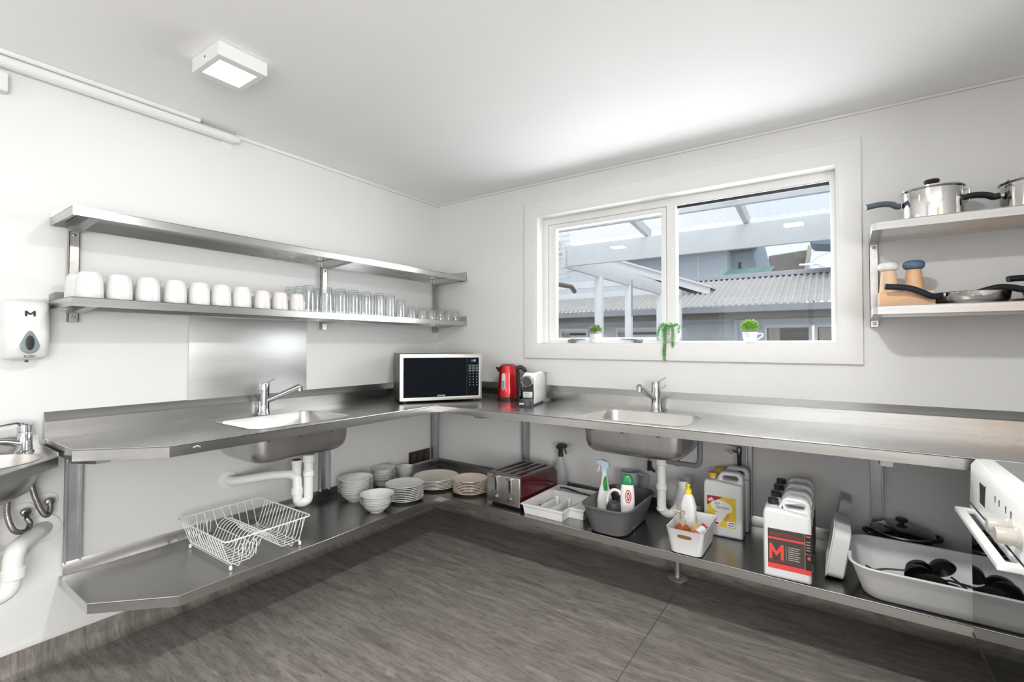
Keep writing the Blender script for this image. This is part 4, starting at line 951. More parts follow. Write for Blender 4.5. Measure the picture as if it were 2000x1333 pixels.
# ================================================================== CANISTERS
def canister(name, w, h, d, cap_x, cap_m, label, grp, loc, rz, hh0=.70):
    t = thing(name, label, 'canister', loc, rz, grp)
    hw = w / 2
    out = [(-hw + .006, 0), (hw - .006, 0), (hw, .006), (hw, h * .80), (hw - .004, h * .825), (hw * .2, h * .845), (-hw * .40, h * .865), (-hw + .014, h * .865), (-hw + .004, h * .84), (-hw, h * .78), (-hw, .006)]
    b = nb(); slab(b, out, [], 0, d, 'xz', rnd=.012, k=3)
    hx0, hx1, hz0, hz1 = -hw * .06, hw * .74, h * .860, h * .938
    hr = (hz1 - hz0) / 2
    hole = [((hx1 - hr if math.cos(a) > 0 else hx0 + hr) + hr * math.cos(a), (hz0 + hz1) / 2 + hr * math.sin(a)) for a in [PI / 2 - 2 * PI * (k + .5) / 16 for k in range(16)]][::-1]
    hd = [(-hw * .42, h * .80), (hw - .002, h * .78), (hw, h * .88), (hw - .006, h * .955), (hw - .020, h * .990), (hw - .036, h), (hw * .02, h), (-hw * .14, h * .982), (-hw * .26, h * .93), (-hw * .36, h * .87)]
    slab(b, hd, [hole], d * .24, d * .76, 'xz', rnd=.010, k=3); body = obj('body', b, JUGW, t, angle=50)
    b = nb(); cx = -hw + cap_x; lathe(b, [(.0165, h * .865), (.0165, h * .885)], (cx, d / 2, 0), 18); obj('neck', b, JUGW, t)
    b = nb(); lathe(b, [(.0195, h * .88), (.0205, h * .882), (.0205, h * .94), (.018, h * .948)], (cx, d / 2, 0), 22); obj('cap', b, cap_m, t)
    return t, body
def printed(parent, name, quads, y, m):
    b = nb()
    for q in quads: slab(b, q, [], y - .0004, y + .0001, 'xz')
    return obj(name, b, m, parent, flat=True)
def rect(x0, x1, z0, z1): return [(x0, z0), (x1, z0), (x1, z1), (x0, z1)]
# four red-labelled canisters in a row towards the wall
W, Hh, Dp = .170, .325, .112
for i in range(4):
    pos = ('front canister', 'second canister', 'third canister', 'rearmost canister')[i]
    t, body = canister('detergent_canister', W, Hh, Dp, .034, BLACK, 'white black-capped %s in the row of four red labelled ones' % pos, 'black capped canisters', (2.4615, -.568 + i * .1165, ZL + .0008), math.radians(1.5))
    lab = printed(body, 'front_label', [rect(-.068, .062, .040, .200)], -.0006, BROWNL)
    printed(lab, 'red_stripe', [rect(-.068, .062, .040, .060), rect(-.068, .062, .158, .166)], -.0012, REDP)
    printed(lab, 'logo_letter', [[(-.037 + x, .108 + z) for x, z in letter_M(.052, .062)]], -.0014, REDP)
    if i == 0:
        printed(lab, 'small_print', [rect(-.003, -.0018, .080, .140)] + [rect(.004, .046 - .006 * (k % 2), .083 + k * .0082, .0862 + k * .0082) for k in range(7)], -.0014, mat('pale_grey_print', (.42, .40, .36), .5, var=.1))
        printed(lab, 'dark_red_print', [rect(-.062, .03, .181, .184), rect(-.062, .048, .174, .1762), rect(-.06, .05, .070, .0722)], -.0014, mat('dull_red_print', (.28, .05, .05), .5))
    sl = nb(); box(sl, W / 2 - .022, W / 2 + .0006, -.0006, .0, .040, .200); box(sl, W / 2 + .0, W / 2 + .0006, .012, Dp - .012, .040, .200); sl2 = obj('side_label', sl, mat('near_black_label', (.02, .018, .02), .4), body, flat=True)
    if i == 0:
        printed(sl2, 'side_stripe', [rect(W / 2 - .0225, W / 2 - .001, .040, .058), rect(W / 2 - .014, W / 2 - .004, .100, .112), rect(W / 2 - .018, W / 2 - .003, .188, .194)], -.0012, REDP)
        printed(sl2, 'white_rule', [rect(W / 2 - .0228, W / 2 - .0216, .058, .2), rect(W / 2 - .0228, W / 2 - .001, .121, .1224)] + [rect(W / 2 - .018, W / 2 - .005, .135 + k * .011, .1385 + k * .011) for k in range(4)], -.0013, mat('pale_grey_print', (.42, .40, .36), .5, var=.1))
# two yellow-capped canisters
W, Hh, Dp = .180, .318, .112
for i in range(2):
    t, body = canister('bleach_canister', W, Hh, Dp, .036, YELL, 'white yellow-capped %s canister with the bright yellow label' % ('front' if i == 0 else 'rear'), 'yellow capped canisters', (2.1615 + i * .008, -.252 + i * .124, ZL + .0008), math.radians(2))
    lab = printed(body, 'front_label', [rect(-.072, .060, .052, .198)], -.0006, YELP)
    printed(lab, 'red_corner', [[(-.072, .150), (-.072, .198), (.0, .198)]], -.0010, REDD)
    el = [(-.006 + .050 * math.cos(a), .150 + .030 * math.sin(a) - .12 * .05 * math.cos(a)) for a in [2 * PI * k / 28 for k in range(28)]]
    printed(lab, 'white_ellipse', [el], -.0012, WHITET)
    printed(lab, 'white_splash', [[(-.050, .060), (-.020, .055), (.0, .085), (.040, .150), (.0, .135), (-.035, .115)]], -.0011, WHITET)
    b = nb(); lathe(b, [(.020, -.0006), (.020, -.0014)], (.012, 0, .104), 20, ax='y'); obj('orange_slice', b, ORAP, lab, flat=True)
    printed(lab, 'info_box', [rect(.018, .056, .056, .082)], -.0013, WHITET)
    printed(lab, 'print_lines', [rect(.026, .052, .073, .0765), rect(.022, .050, .062, .0655)], -.0016, NAVP)
    if i == 0:
        b = text_bm('So', .024, .0003); xf(b, T(-.026, -.0014, .166) @ Matrix.Rotation(PI / 2, 4, 'X')); obj('lettering', b, NAVP, lab, flat=True)
        b = text_bm('Serum', .024, .0003); xf(b, T(.0, -.0014, .146) @ Matrix.Rotation(PI / 2, 4, 'X')); obj('lettering', b, NAVP, lab, flat=True)
        printed(lab, 'red_badge', [[(-.034 + .017 * math.cos(a), .066 + .006 * math.sin(a)) for a in [2 * PI * k / 16 for k in range(16)]]], -.0015, REDD)
        printed(lab, 'orange_drop', [[(-.034, .098), (-.042, .082), (-.034, .075), (-.026, .082)]], -.0015, ORAP)
        printed(lab, 'white_banner', [[(-.069, .178), (-.050, .189), (-.047, .185), (-.066, .173)], [(-.066, .172), (-.044, .184), (-.041, .180), (-.063, .168)]], -.0014, WHITET)

# ================================================================== LEANING TRAYS, BIG TUB, PAN
t = thing('white_storage_tray', 'white plastic tray standing on edge and leaning beside the canisters', 'tray', (2.612, -.470, ZL + .001), 0)
M = Matrix.Rotation(math.radians(9), 4, 'Y')
b = nb()
def ud(levels): # (inset, thickness position)
    return [[(u, y, z) for y, z in [(p[0], p[1]) for p in rrect(hy - i, hz - i, .03, 5, .14, .102)]] for i, u, hy, hz in levels]
rings(b, ud([(.012, .038, .14, .1), (.004, .033, .14, .1), (0, -.020, .14, .1), (-.005, -.022, .14, .1), (-.005, -.026, .14, .1), (.004, -.026, .14, .1), (.009, .028, .14, .1)])); xf(b, Matrix.Translation((0, 0, .004)) @ M); obj('tray', b, WMATT, t)
t = thing('clear_storage_tray', 'translucent plastic tray leaning behind the white tray', 'tray', (2.618, -.16, ZL + .001), 0)
b = nb()
rings(b, [[(u, y, z) for y, z in rrect(.075 - i, .125 - i, .02, 4, .07, .127)] for i, u in ((.004, .022), (0, -.016), (-.004, -.017), (.003, -.018), (.007, .019))]); xf(b, Matrix.Translation((0, 0, .003)) @ Matrix.Rotation(math.radians(10), 4, 'Y')); obj('tray', b, CLRP, t)
tub('big_white_tub', 2.905, -.415, .195, .135, .232, .188, ZL, .464, .075, WMATT, 'large white plastic tub full of black cooking utensils', 'tub', lip=.007, th=.003)
def utensil(kind, p0, p1, label, hm=BLACK):
    p0, p1 = Vector(p0), Vector(p1); t = thing({'ladle': 'ladle', 'turner': 'spatula', 'spoon': 'cooking_spoon'}[kind], label, kind if kind == 'ladle' else 'kitchen utensil', tuple(p0), world=True, group='black utensils in the big tub')
    b = nb(); tube(b, [p0, p0.lerp(p1, .5) + Vector((0, 0, .008)), p1], [.005, .006, .009], 8, flat=.6); obj('handle', b, hm, t)
    b = nb(); d = (p0 - p1).normalized()
    if kind == 'ladle':
        lathe(b, [(.001, -.034), (.020, -.031), (.036, -.018), (.043, 0), (.041, 0), (.034, -.015), (.018, -.027), (.001, -.03)], n=24); xf(b, T(*(p0 + d * .035), rx=math.radians(118), rz=math.radians(20)))
    elif kind == 'turner': box(b, -.045, .045, -.035, .035, -.0015, .0015, bev=.001); xf(b, T(*(p0 + d * .04), ry=math.radians(-25), rz=math.atan2(d.y, d.x)))
    else:
        lathe(b, [(.001, -.008), (.025, -.006), (.034, .002), (.032, .002), (.001, -.005)], n=20); bmesh.ops.scale(b, vec=(1.3, 1, 1), verts=b.verts); xf(b, T(*(p0 + d * .04), rx=math.radians(60), rz=math.atan2(d.y, d.x)))
    obj('head', b, BLACK, t)
utensil('ladle', (2.905, -.475, .425), (3.06, -.40, .37), 'black ladle with its round bowl up in the big white tub')
utensil('ladle', (2.850, -.440, .425), (2.72, -.42, .38), 'second black ladle beside the first in the big white tub')
utensil('turner', (2.83, -.47, .400), (2.72, -.50, .40), 'black slotted turner lying along the big white tub')
utensil('spoon', (2.87, -.49, .385), (2.76, -.46, .37), 'black cooking spoon low in the big white tub')
utensil('spoon', (2.955, -.49, .410), (3.06, -.50, .38), 'blue-black cooking spoon at the stove end of the big white tub', NAVY)
utensil('turner', (2.80, -.50, .395), (2.93, -.50, .36), 'black turner at the tray end of the big white tub')
t = thing('casserole_pan', 'dark lidded pan with glass lid behind the big white tub', 'pan', (2.862, -.110, ZL + .001), 0); t.scale = (.92, .90, 1.0)
b = nb(); lathe(b, [(.085, 0), (.095, .006), (.113, .12), (.119, .136), (.116, .136), (.110, .12), (.091, .010), (.002, .008)], n=40); obj('body', b, mat('dark_nonstick', (.03, .03, .032), .3, .2), t)
b = nb(); lathe(b, [(.121, .136), (.121, .140), (.114, .146), (.08, .162), (.04, .170), (.002, .172)], n=40, cap0=False); gl = obj('glass_lid', b, GLID, t)
b = nb(); lathe(b, [(.121, .135), (.1235, .138), (.1225, .143), (.118, .144)], n=40, cap0=False, cap1=False); obj('lid_rim', b, DSTEEL, gl)
b = nb(); lathe(b, [(.010, .170), (.010, .178), (.022, .184), (.024, .191), (.020, .197), (.004, .198)], n=20); obj('lid_knob', b, BLACK, gl)
for s in (-1, 1):
    b = nb(); a0 = math.radians(12) if s > 0 else math.radians(192)
    ca, sa = math.cos(a0), math.sin(a0)
    tube(b, smooth_path([(.108 * ca - .030 * sa, .108 * sa + .030 * ca, .118), (.138 * ca - .028 * sa, .138 * sa + .028 * ca, .126), (.148 * ca, .148 * sa, .128), (.138 * ca + .028 * sa, .138 * sa - .028 * ca, .126), (.108 * ca + .030 * sa, .108 * sa - .030 * ca, .118)], 5), .0075, 8); obj('handle', b, BLACK, t)

utensil('ladle', (2.975, -.430, .430), (3.05, -.52, .38), 'black ladle resting against the stove end of the big white tub')
utensil('turner', (2.90, -.515, .392), (2.74, -.53, .39), 'black turner lying along the front wall of the big white tub')
utensil('spoon', (2.92, -.40, .395), (3.04, -.35, .38), 'black cooking spoon near the back wall of the big white tub')
# ================================================================== STOVE
sx, sy0, sy1, sb = 2.990, -1.262, -.662, .343
t = thing('electric_stove', 'white freestanding electric oven with glass cooktop beside the worktop end', 'oven', (3.29, -.96, 0), world=True)
b = nb(); box(b, sx + .012, 3.59, sy0, sy1, sb, .895, bev=.003); obj('body', b, TRIM, t)
b = nb()
for xx in (3.50, 3.56):
    pass
for xx in (3.42, 3.57):
    for yy in (sy0 + .04, sy1 - .04): box(b, xx - .015, xx + .015, yy - .015, yy + .015, 0, sb, bev=.002)
obj('stand', b, mat('dark_stand', (.05, .05, .05), .5), t)
b = nb(); side_slab(b, [(sx, .775), (sx + .02, .775), (sx + .045, .775), (sx + .045, .905), (sx + .035, .917), (sx + .016, .913), (sx + .004, .895)], sy0, sy1, .002)
bmesh.ops.transform(b, matrix=Matrix(((0, 1, 0, 0), (1, 0, 0, 0), (0, 0, 1, 0), (0, 0, 0, 1))), verts=b.verts); panel = obj('control_panel', b, TRIM, t)
b = nb(); box(b, sx + .03, 3.60, sy0, sy1, .893, .917, bev=.006, seg=3); hob = obj('hob_surround', b, TRIM, t)
b = nb(); box(b, sx + .055, 3.55, sy0 + .03, sy1 - .025, .9168, .9185); obj('glass_cooktop', b, mat('grey_cooktop_glass', (.10, .105, .10), .06, var=.03, coat=.4), hob)
b = nb(); box(b, sx + .001, sx + .008, -.852, -.792, .800, .866); obj('clock_display', b, BLACKG, panel, flat=True)
b = nb(); lathe(b, [(.003, sx + .0015), (.003, sx + .003)], (0, -.86, .868), 8, ax='x'); obj('indicator_light', b, REDP, panel)
b = nb()
for yy in (-.96, -1.0, -1.06, -1.105): box(b, sx + .0015, sx + .0035, yy - .0015, yy + .0015, .850, .868)
obj('dial_marks', b, BLKP, panel, flat=True)
for k, yy in enumerate((-1.105, -1.180)):
    b = nb(); lathe(b, [(.024, sx + .003), (.024, sx - .004), (.0205, sx - .008), (.0195, sx - .040), (.018, sx - .042)], (0, yy, .826), 24, ax='x'); obj('control_knob', b, mat('cream_knob', (.50, .47, .42), .25, var=.03), t)
b = nb(); slab(b, [(sy0 + .004, .352), (sy1 - .004, .352), (sy1 - .004, .742), (sy0 + .004, .742)], [], sx + .002, sx + .014, 'yz', rnd=.002); dr = obj('oven_door', b, OVENG, t, flat=True)
b = nb(); box(b, sx + .0005, sx + .014, sy0 + .002, sy1 - .002, sb, .353); obj('lower_trim', b, DSTEEL, dr)
b = nb(); box(b, sx + .0, sx + .012, sy0 + .002, sy1 - .002, .743, .764, bev=.002); obj('door_top_trim', b, TRIM, dr)
b = nb(); box(b, sx + .003, sx + .012, sy0, sy1, .764, .776); obj('dark_gap', b, BLACK, t)
b = nb(); rings(b, [[(sx + .002, y, z) for y, z in ((-.725, .748), (-.725, .764), (-1.205, .764), (-1.205, .748))], [(sx - .030, y, z) for y, z in ((-.722, .760), (-.722, .776), (-1.208, .776), (-1.208, .760))], [(sx - .046, y, z) for y, z in ((-.722, .764), (-.722, .780), (-1.208, .780), (-1.208, .764))]])
b.free(); b = nb()
slab(b, [(sx + .002, -.725), (sx - .046, -.725), (sx - .046, -1.215), (sx + .002, -1.215)], [[(sx - .004, -.742), (sx - .024, -.742), (sx - .024, -1.185), (sx - .004, -1.185)]], .752, .768, 'xy', rnd=.003); obj('door_handle', b, TRIM, dr)

# ================================================================== HAND BASIN
t = thing('corner_hand_basin', 'small stainless hand basin on the wall beside the worktop end', 'hand basin', (.2, -2.5, .865), world=True)
hz = .868
bo_ = [(.002, -2.292), (.262, -2.292), (.520, -2.52), (.520, -2.95), (.002, -2.95)]
hole = [(.185 + .150 * math.cos(a), -2.475 + .150 * math.sin(a)) for a in [2 * PI * k / 36 for k in range(36)]]
b = nb(); slab(b, bo_, [hole], hz - .002, hz, 'xy'); obj('basin_top', b, STEEL, t, flat=True)
b = nb(); band(b, [(.002, -2.2915), (.262, -2.2915), (.5205, -2.52), (.5205, -2.95)][::1], hz - .036, hz + .002, .0016); tube(b, [(.262, -2.292, hz + .001), (.52, -2.52, hz + .001), (.52, -2.95, hz + .001)], .0025, 6); obj('front_edge', b, STEEL, t)
b = nb(); box(b, .001, .004, -2.95, -2.292, hz, .925); box(b, .001, .262, -2.292, -2.290, hz, .885); obj('upstand', b, STEEL, t)
b = nb(); lathe(b, [(.152, hz + .0012), (.149, hz), (.148, hz - .01), (.142, hz - .06), (.12, hz - .11), (.07, hz - .14), (.02, hz - .148), (.001, hz - .148)], (.185, -2.475, 0), 40, cap0=False); obj('bowl', b, mat('sink_steel', (.66, .64, .61), .30, 1.0), t)
b = nb(); lathe(b, [(.152, hz - .003), (.147, hz - .06), (.124, hz - .115), (.072, hz - .145), (.02, hz - .153), (.001, hz - .153)], (.185, -2.475, 0), 40, cap0=False); obj('bowl_underside', b, mat('satin_sink_underside', (.52, .52, .52), .36, 1.0), t)
t = thing('basin_mixer_tap', 'chunky chrome mixer tap on the small hand basin', 'tap', (.052, -2.342, hz), math.radians(-72))
b = nb(); lathe(b, [(.028, 0), (.028, .005), (.023, .009), (.022, .040), (.022, .075), (.0205, .077), (.0205, .079), (.022, .081), (.021, .105), (.014, .112), (.003, .114)], n=24); obj('tap_body', b, CHROME, t)
b = nb(); tube(b, [(0.005, 0, .030), (.06, 0, .050), (.125, 0, .062)], [.014, .012, .011], 12); tube(b, [(.118, 0, .066), (.118, 0, .040)], .011, 12); obj('spout', b, CHROME, t)
b = nb(); tube(b, [(-.012, 0, .104), (.03, 0, .116), (.11, 0, .108)], [.014, .010, .005], 10, flat=.5); obj('lever', b, CHROME, t)
for k, (x0, y0, y1, z1, lb) in enumerate(((.10, -2.40, -2.330, .600, 'braided hose curling to the lower valve beneath the hand basin'), (.06, -2.345, -2.262, .650, 'straight braided hose to the valve by the steel wall channel'))):
    t = thing('flexible_hose', lb, 'hose', (.02, y1, z1), world=True, group='braided hoses under the hand basin')
    if k == 0: path = [(.09, -2.385, .74), (.09, -2.392, .66), (.10, -2.375, .590), (.085, -2.340, .572), (.065, -2.325, .590), (.055, -2.332, .612)]
    else: path = [(.05, -2.330, .80), (.055, -2.318, .72), (.060, -2.300, .65), (.062, -2.283, .612), (.055, -2.270, .612), (.045, -2.264, .635)]
    b = nb(); tube(b, smooth_path(path, 6), .0095, 10); obj('hose', b, BRAID, t)
    e = path[-1]
    b = nb(); tube(b, [(.001, e[1], e[2] + .018), (.03, e[1], e[2] + .018)], .010, 10); lathe(b, [(.015, .022), (.015, .040), (.012, .042)], (0, e[1], e[2] + .018), 8, ax='x'); tube(b, [(.038, e[1], e[2] + .02), e], .008, 8); obj('valve', b, DSTEEL, t)
    b = nb(); lathe(b, [(.034, .001), (.032, .004), (.012, .006)], (0, e[1], e[2] + .018), 20, ax='x'); obj('wall_flange', b, WPLAS, t)
t = thing('basin_trap', 'thick white waste trap curving into the wall below the hand basin', 'drain pipe', (.02, -2.32, .45), world=True)
b = nb(); tube(b, fillet([(.185, -2.475, .72), (.185, -2.475, .40), (.185, -2.44, .385), (.185, -2.395, .40), (.185, -2.385, .545), (.12, -2.345, .545), (.002, -2.275, .545)], .05, 7), .029, 16); obj('pipe', b, PVC, t)
b = nb(); lathe(b, [(.031, .440), (.034, .443), (.034, .475), (.031, .478)], (.185, -2.387, 0), 18); obj('union_nut', b, PVC, t)
b = nb(); lathe(b, [(.055, .001), (.053, .005), (.030, .009)], (0, -2.275, .545), 26, ax='x'); obj('wall_flange', b, PVC, t)

# ================================================================== WIRE DISH RACK
t = thing('dish_rack', 'white coated wire dish rack with curved plate dividers', 'dish rack', (.33, -1.645, ZL), world=True)
X0, X1, Y0, Y1 = .085, .555, -1.838, -1.452; zr = .466; bx0, bx1, by0, by1 = .135, .520, -1.800, -1.488; zb = .350
WIRE = mat('white_coated_wire', (.84, .84, .83), .3, var=.01)
b = nb(); tube(b, [(x, y, zr) for x, y in rrect((X1 - X0) / 2, (Y1 - Y0) / 2, .02, 3, (X0 + X1) / 2, (Y0 + Y1) / 2)], .0032, 8, closed=True); obj('rim', b, WIRE, t)
b = nb(); ym = (by0 + by1) / 2
for k in range(15):
    x = bx0 + .008 + (bx1 - bx0 - .016) * k / 14
    p = fillet([(x, Y0, zr), (x, by0, zb), (x, ym - .062, zb), (x, ym - .036, zb + .062), (x, ym - .010, zb + .078), (x, ym + .010, zb + .078), (x, ym + .036, zb + .062), (x, ym + .062, zb), (x, by1, zb), (x, Y1, zr)], .02, 3)
    tube(b, p, .0018, 6, cap=False)
obj('plate_divider', b, WIRE, t)
b = nb()
for k in range(9):
    y = by0 + .004 + (by1 - by0 - .008) * k / 8
    hump = zb + .076 * max(0, 1 - (abs(y - ym) / .06) ** 2) if abs(y - ym) < .06 else zb
    p = fillet([(X0, y, zr), (bx0, y, hump - .003), (bx1, y, hump - .003), (X1, y, zr)], .014, 3); tube(b, p, .0018, 6, cap=False)
obj('cross_wires', b, WIRE, t)
b = nb()
for x_, y_ in ((bx0, by0), (bx1, by0), (bx0, by1), (bx1, by1)): tube(b, [(x_, y_, ZL + .010), (x_, y_, zb)], .002, 6)
for k in range(5):
    x = bx1 - .004; y = by0 + .03 + k * .06
    if abs(y - ym) < .07: continue
    tube(b, [(x, y - .012, zb), (x + .006, y, ZL + .010), (x, y + .012, zb)], .0018, 6)
for sx_, yy in ((X0 + .02, .0), (X1 - .02, .0)):
    for k in range(3):
        y = Y0 + .07 + k * .03; tube(b, smooth_path([(sx_, y - .005, zb + .02), (sx_, y - .008, zb + .07), (sx_, y, zb + .085), (sx_, y + .008, zb + .07), (sx_, y + .005, zb + .02)], 3), .0016, 6)
obj('wire_loops', b, WIRE, t)
for x_, y_ in ((bx0, by0), (bx1, by0), (bx0, by1), (bx1, by1)):
    b = nb(); lathe(b, [(.004, ZL + .0005), (.0065, ZL + .003), (.0065, ZL + .016), (.004, ZL + .020)], (x_, y_, 0), 12); obj('foot', b, WIRE, t)

# ================================================================== WINDOW SILL PLANTS
def leaf(b, p, d, l, w, up=None):
    d = d.normalized(); s = d.cross(Vector((0, 0, 1)) if abs(d.z) < .9 else Vector((1, 0, 0))).normalized(); n = s.cross(d)
    a = b.verts.new(p); q = [b.verts.new(p + d * l * .5 + s * w), b.verts.new(p + d * l * .45 + n * w * .6), b.verts.new(p + d * l * .5 - s * w)]; e = b.verts.new(p + d * l); m = b.verts.new(p + d * l * .5 - n * w * .5)
    b.faces.new((a, q[0], q[1])); b.faces.new((a, q[1], q[2])); b.faces.new((q[0], e, q[1])); b.faces.new((q[1], e, q[2])); b.faces.new((a, m, q[0])); b.faces.new((a, q[2], m)); b.faces.new((q[0], m, e)); b.faces.new((m, q[2], e))
SZ = 1.2935
def sill_pot(x, label, h, m_leaf, n, spread, cup):
    t = thing('potted_herb', label, 'potted plant', (x, .043, SZ))
    b = nb(); lathe(b, [(.022, 0), (.026, .003), (.030, .012), (.037, .045), (.0375, .058), (.035, .058), (.033, .046), (.004, .044)], n=28); obj('pot', b, CERA, t)
    if cup: b = nb(); tube(b, smooth_path([(.034, 0, .048), (.058, 0, .050), (.060, 0, .036), (.034, 0, .018)], 5), .0032, 8); obj('pot_handle', b, CERA, t)
    b = nb(); lathe(b, [(.034, .049), (.02, .052), (.002, .053)], n=16); obj('soil', b, SOIL, t)
    b = nb()
    for k in range(n):
        a = random.uniform(0, 2 * PI); r = random.uniform(0, 1) ** .5; tip = Vector((math.cos(a) * r * spread, math.sin(a) * r * spread * .7, .058 + h * random.uniform(.35, 1) * (1 - .35 * r * r)))
        d = Vector((math.cos(a) * r, math.sin(a) * r, random.uniform(.2, 1.1)))
        leaf(b, tip - d.normalized() * .006, d, random.uniform(.010, .017), random.uniform(.004, .007))
    for k in range(14):
        a = random.uniform(0, 2 * PI); r = random.uniform(.2, .8); tube(b, [(math.cos(a) * .012, math.sin(a) * .010, .050), (math.cos(a) * r * spread, math.sin(a) * r * spread * .7, .058 + h * .6)], .0009, 4)
    fo = obj('foliage', b, m_leaf, t, flat=True)
    return t
sill_pot(1.350, 'small white pot with loose herb leaves on the sill by the window latches', .062, mat('olive_leaf_green', (.14, .26, .04), .5, var=.5, vscale=70), 210, .040, False)
sill_pot(2.249, 'small white cup with a dense bright green herb on the sill', .068, LEAFL, 420, .042, True)
t = thing('trailing_succulent', 'white round pot with a trailing bead-leaved succulent below the window mullion', 'potted plant', (1.832, .030, SZ))
b = nb(); lathe(b, [(.025, 0), (.040, .010), (.054, .035), (.058, .060), (.053, .082), (.046, .092), (.043, .092), (.050, .078), (.05, .06), (.003, .058)], n=32); obj('pot', b, mat('matt_grey_white_pot', (.70, .69, .68), .6, var=.04), t)
b = nb(); lathe(b, [(.046, .080), (.02, .086), (.002, .087)], n=18); obj('soil', b, SOIL, t)
def strand(path, n, r):
    b = nb(); P = smooth_path(path, 12); m = len(P)
    for k in range(n):
        q = k / (n - 1) * (m - 1.001); i = int(q); p = P[i].lerp(P[i + 1], q - i); a = k * 2.4; rr = r * (1.0 if k < n * .85 else .7)
        dn = (P[i + 1] - P[i]).normalized(); s = dn.cross(Vector((0, 1, .3))).normalized(); u = s.cross(dn)
        d = (s * math.cos(a) + u * math.sin(a)) * 1.0 + dn * .75
        leaf(b, p + d.normalized() * .002, d, rr, rr * .34)
    obj('trailing_stem', b, mat('bead_leaf_green', (.09, .36, .06), .4, var=.45, vscale=110), t, flat=True)
strand([(-.005, -.02, .088), (-.012, -.050, .100), (-.016, -.060, .06), (-.017, -.062, .0), (-.021, -.060, -.05), (-.020, -.058, -.098)], 150, .014)
strand([(.012, -.02, .088), (.024, -.05, .098), (.029, -.060, .06), (.030, -.062, .01), (.028, -.060, -.018)], 95, .012)
strand([(-.02, -.01, .088), (-.038, -.03, .108), (-.055, -.04, .085), (-.064, -.045, .055), (-.063, -.045, .02)], 80, .012)
strand([(-.01, 0, .090), (-.036, -.01, .112), (-.058, -.02, .10), (-.068, -.025, .06)], 55, .011)
strand([(.02, -.01, .09), (.042, -.025, .108), (.055, -.035, .085), (.057, -.04, .060)], 60, .011)
strand([(.0, -.01, .09), (.010, -.035, .110), (.006, -.056, .085), (.004, -.06, .05)], 50, .011)
strand([(.01, .0, .09), (.030, .0, .108), (.048, .0, .100), (.056, .0, .075)], 45, .010)
strand([(-.01, -.02, .095), (-.025, -.045, .100), (-.033, -.055, .07)], 40, .010)

# ================================================================== POTS, PANS AND MILLS ON THE PAN SHELVES
def handle_bar(b, P, r0=.010, flat=.55): tube(b, smooth_path(P, 6), r0, 10, flat=flat)
t = thing('saucepan', 'polished steel saucepan with lid, black knob and dusty blue-grey handle', 'saucepan', (2.972, -.165, ZS1 + .001), world=True)
cx, cy, z0 = 2.972, -.165, ZS1 + .001
b = nb(); lathe(b, [(.088, z0), (.098, z0 + .004), (.100, z0 + .012), (.100, z0 + .122), (.106, z0 + .128), (.104, z0 + .130), (.098, z0 + .126)], (cx, cy, 0), 48, cap1=False); obj('body', b, POLISH, t)
b = nb(); lathe(b, [(.1045, z0 + .129), (.1045, z0 + .133), (.099, z0 + .136), (.06, z0 + .148), (.02, z0 + .152), (.001, z0 + .152)], (cx, cy, 0), 48, cap0=False); ld = obj('lid', b, POLISH, t)
b = nb(); lathe(b, [(.009, z0 + .150), (.010, z0 + .158), (.022, z0 + .162), (.027, z0 + .170), (.024, z0 + .176), (.010, z0 + .180), (.001, z0 + .181)], (cx, cy, 0), 24); obj('lid_knob', b, BLACK, ld)
b = nb(); handle_bar(b, [(cx - .104, cy - .012, z0 + .080), (cx - .118, cy - .014, z0 + .080), (cx - .135, cy - .022, z0 + .090), (cx - .17, cy - .03, z0 + .094), (cx - .225, cy - .04, z0 + .086)], .016, .75); obj('long_handle', b, BLUEH, t)
b = nb(); tube(b, [(cx + .095, cy - .03, z0 + .11), (cx + .108, cy - .034, z0 + .112), (cx + .108, cy - .034, z0 + .060), (cx + .096, cy - .03, z0 + .058)], .0035, 8); obj('handle_bracket', b, POLISH, t)
t = thing('saucepan', 'polished steel saucepan with black handle at the stove end of the shelf', 'saucepan', (3.285, -.165, ZS1 + .001), world=True)
cx = 3.280
b = nb(); lathe(b, [(.088, z0), (.098, z0 + .004), (.105, z0 + .012), (.106, z0 + .105), (.112, z0 + .112), (.110, z0 + .114), (.103, z0 + .110)], (cx, cy, 0), 48, cap1=False); obj('body', b, POLISH, t)
b = nb(); lathe(b, [(.1105, z0 + .113), (.1105, z0 + .117), (.105, z0 + .120), (.06, z0 + .135), (.001, z0 + .139)], (cx, cy, 0), 48, cap0=False); obj('lid', b, POLISH, t)
b = nb(); handle_bar(b, [(cx - .112, cy - .02, z0 + .070), (cx - .128, cy - .022, z0 + .068), (cx - .150, cy - .026, z0 + .078), (cx - .19, cy - .03, z0 + .082), (cx - .238, cy - .034, z0 + .070)], .0165, .75); obj('long_handle', b, BLACK, t)
b = nb(); tube(b, [(cx - .100, cy - .018, z0 + .070), (cx - .116, cy - .021, z0 + .070)], .010, 10); obj('handle_bracket', b, POLISH, t)
ZP = 1.447
b = nb(); slab(b, [(2.788, ZP), (2.972, ZP), (2.972, ZP + .062), (2.788, ZP + .062)], [], -.225, -.085, 'xz', rnd=.006); single('wooden_box', b, WOODL, 'light wooden box under the two mills on the shelf', 'box', loc=(2.88, -.155, ZP))
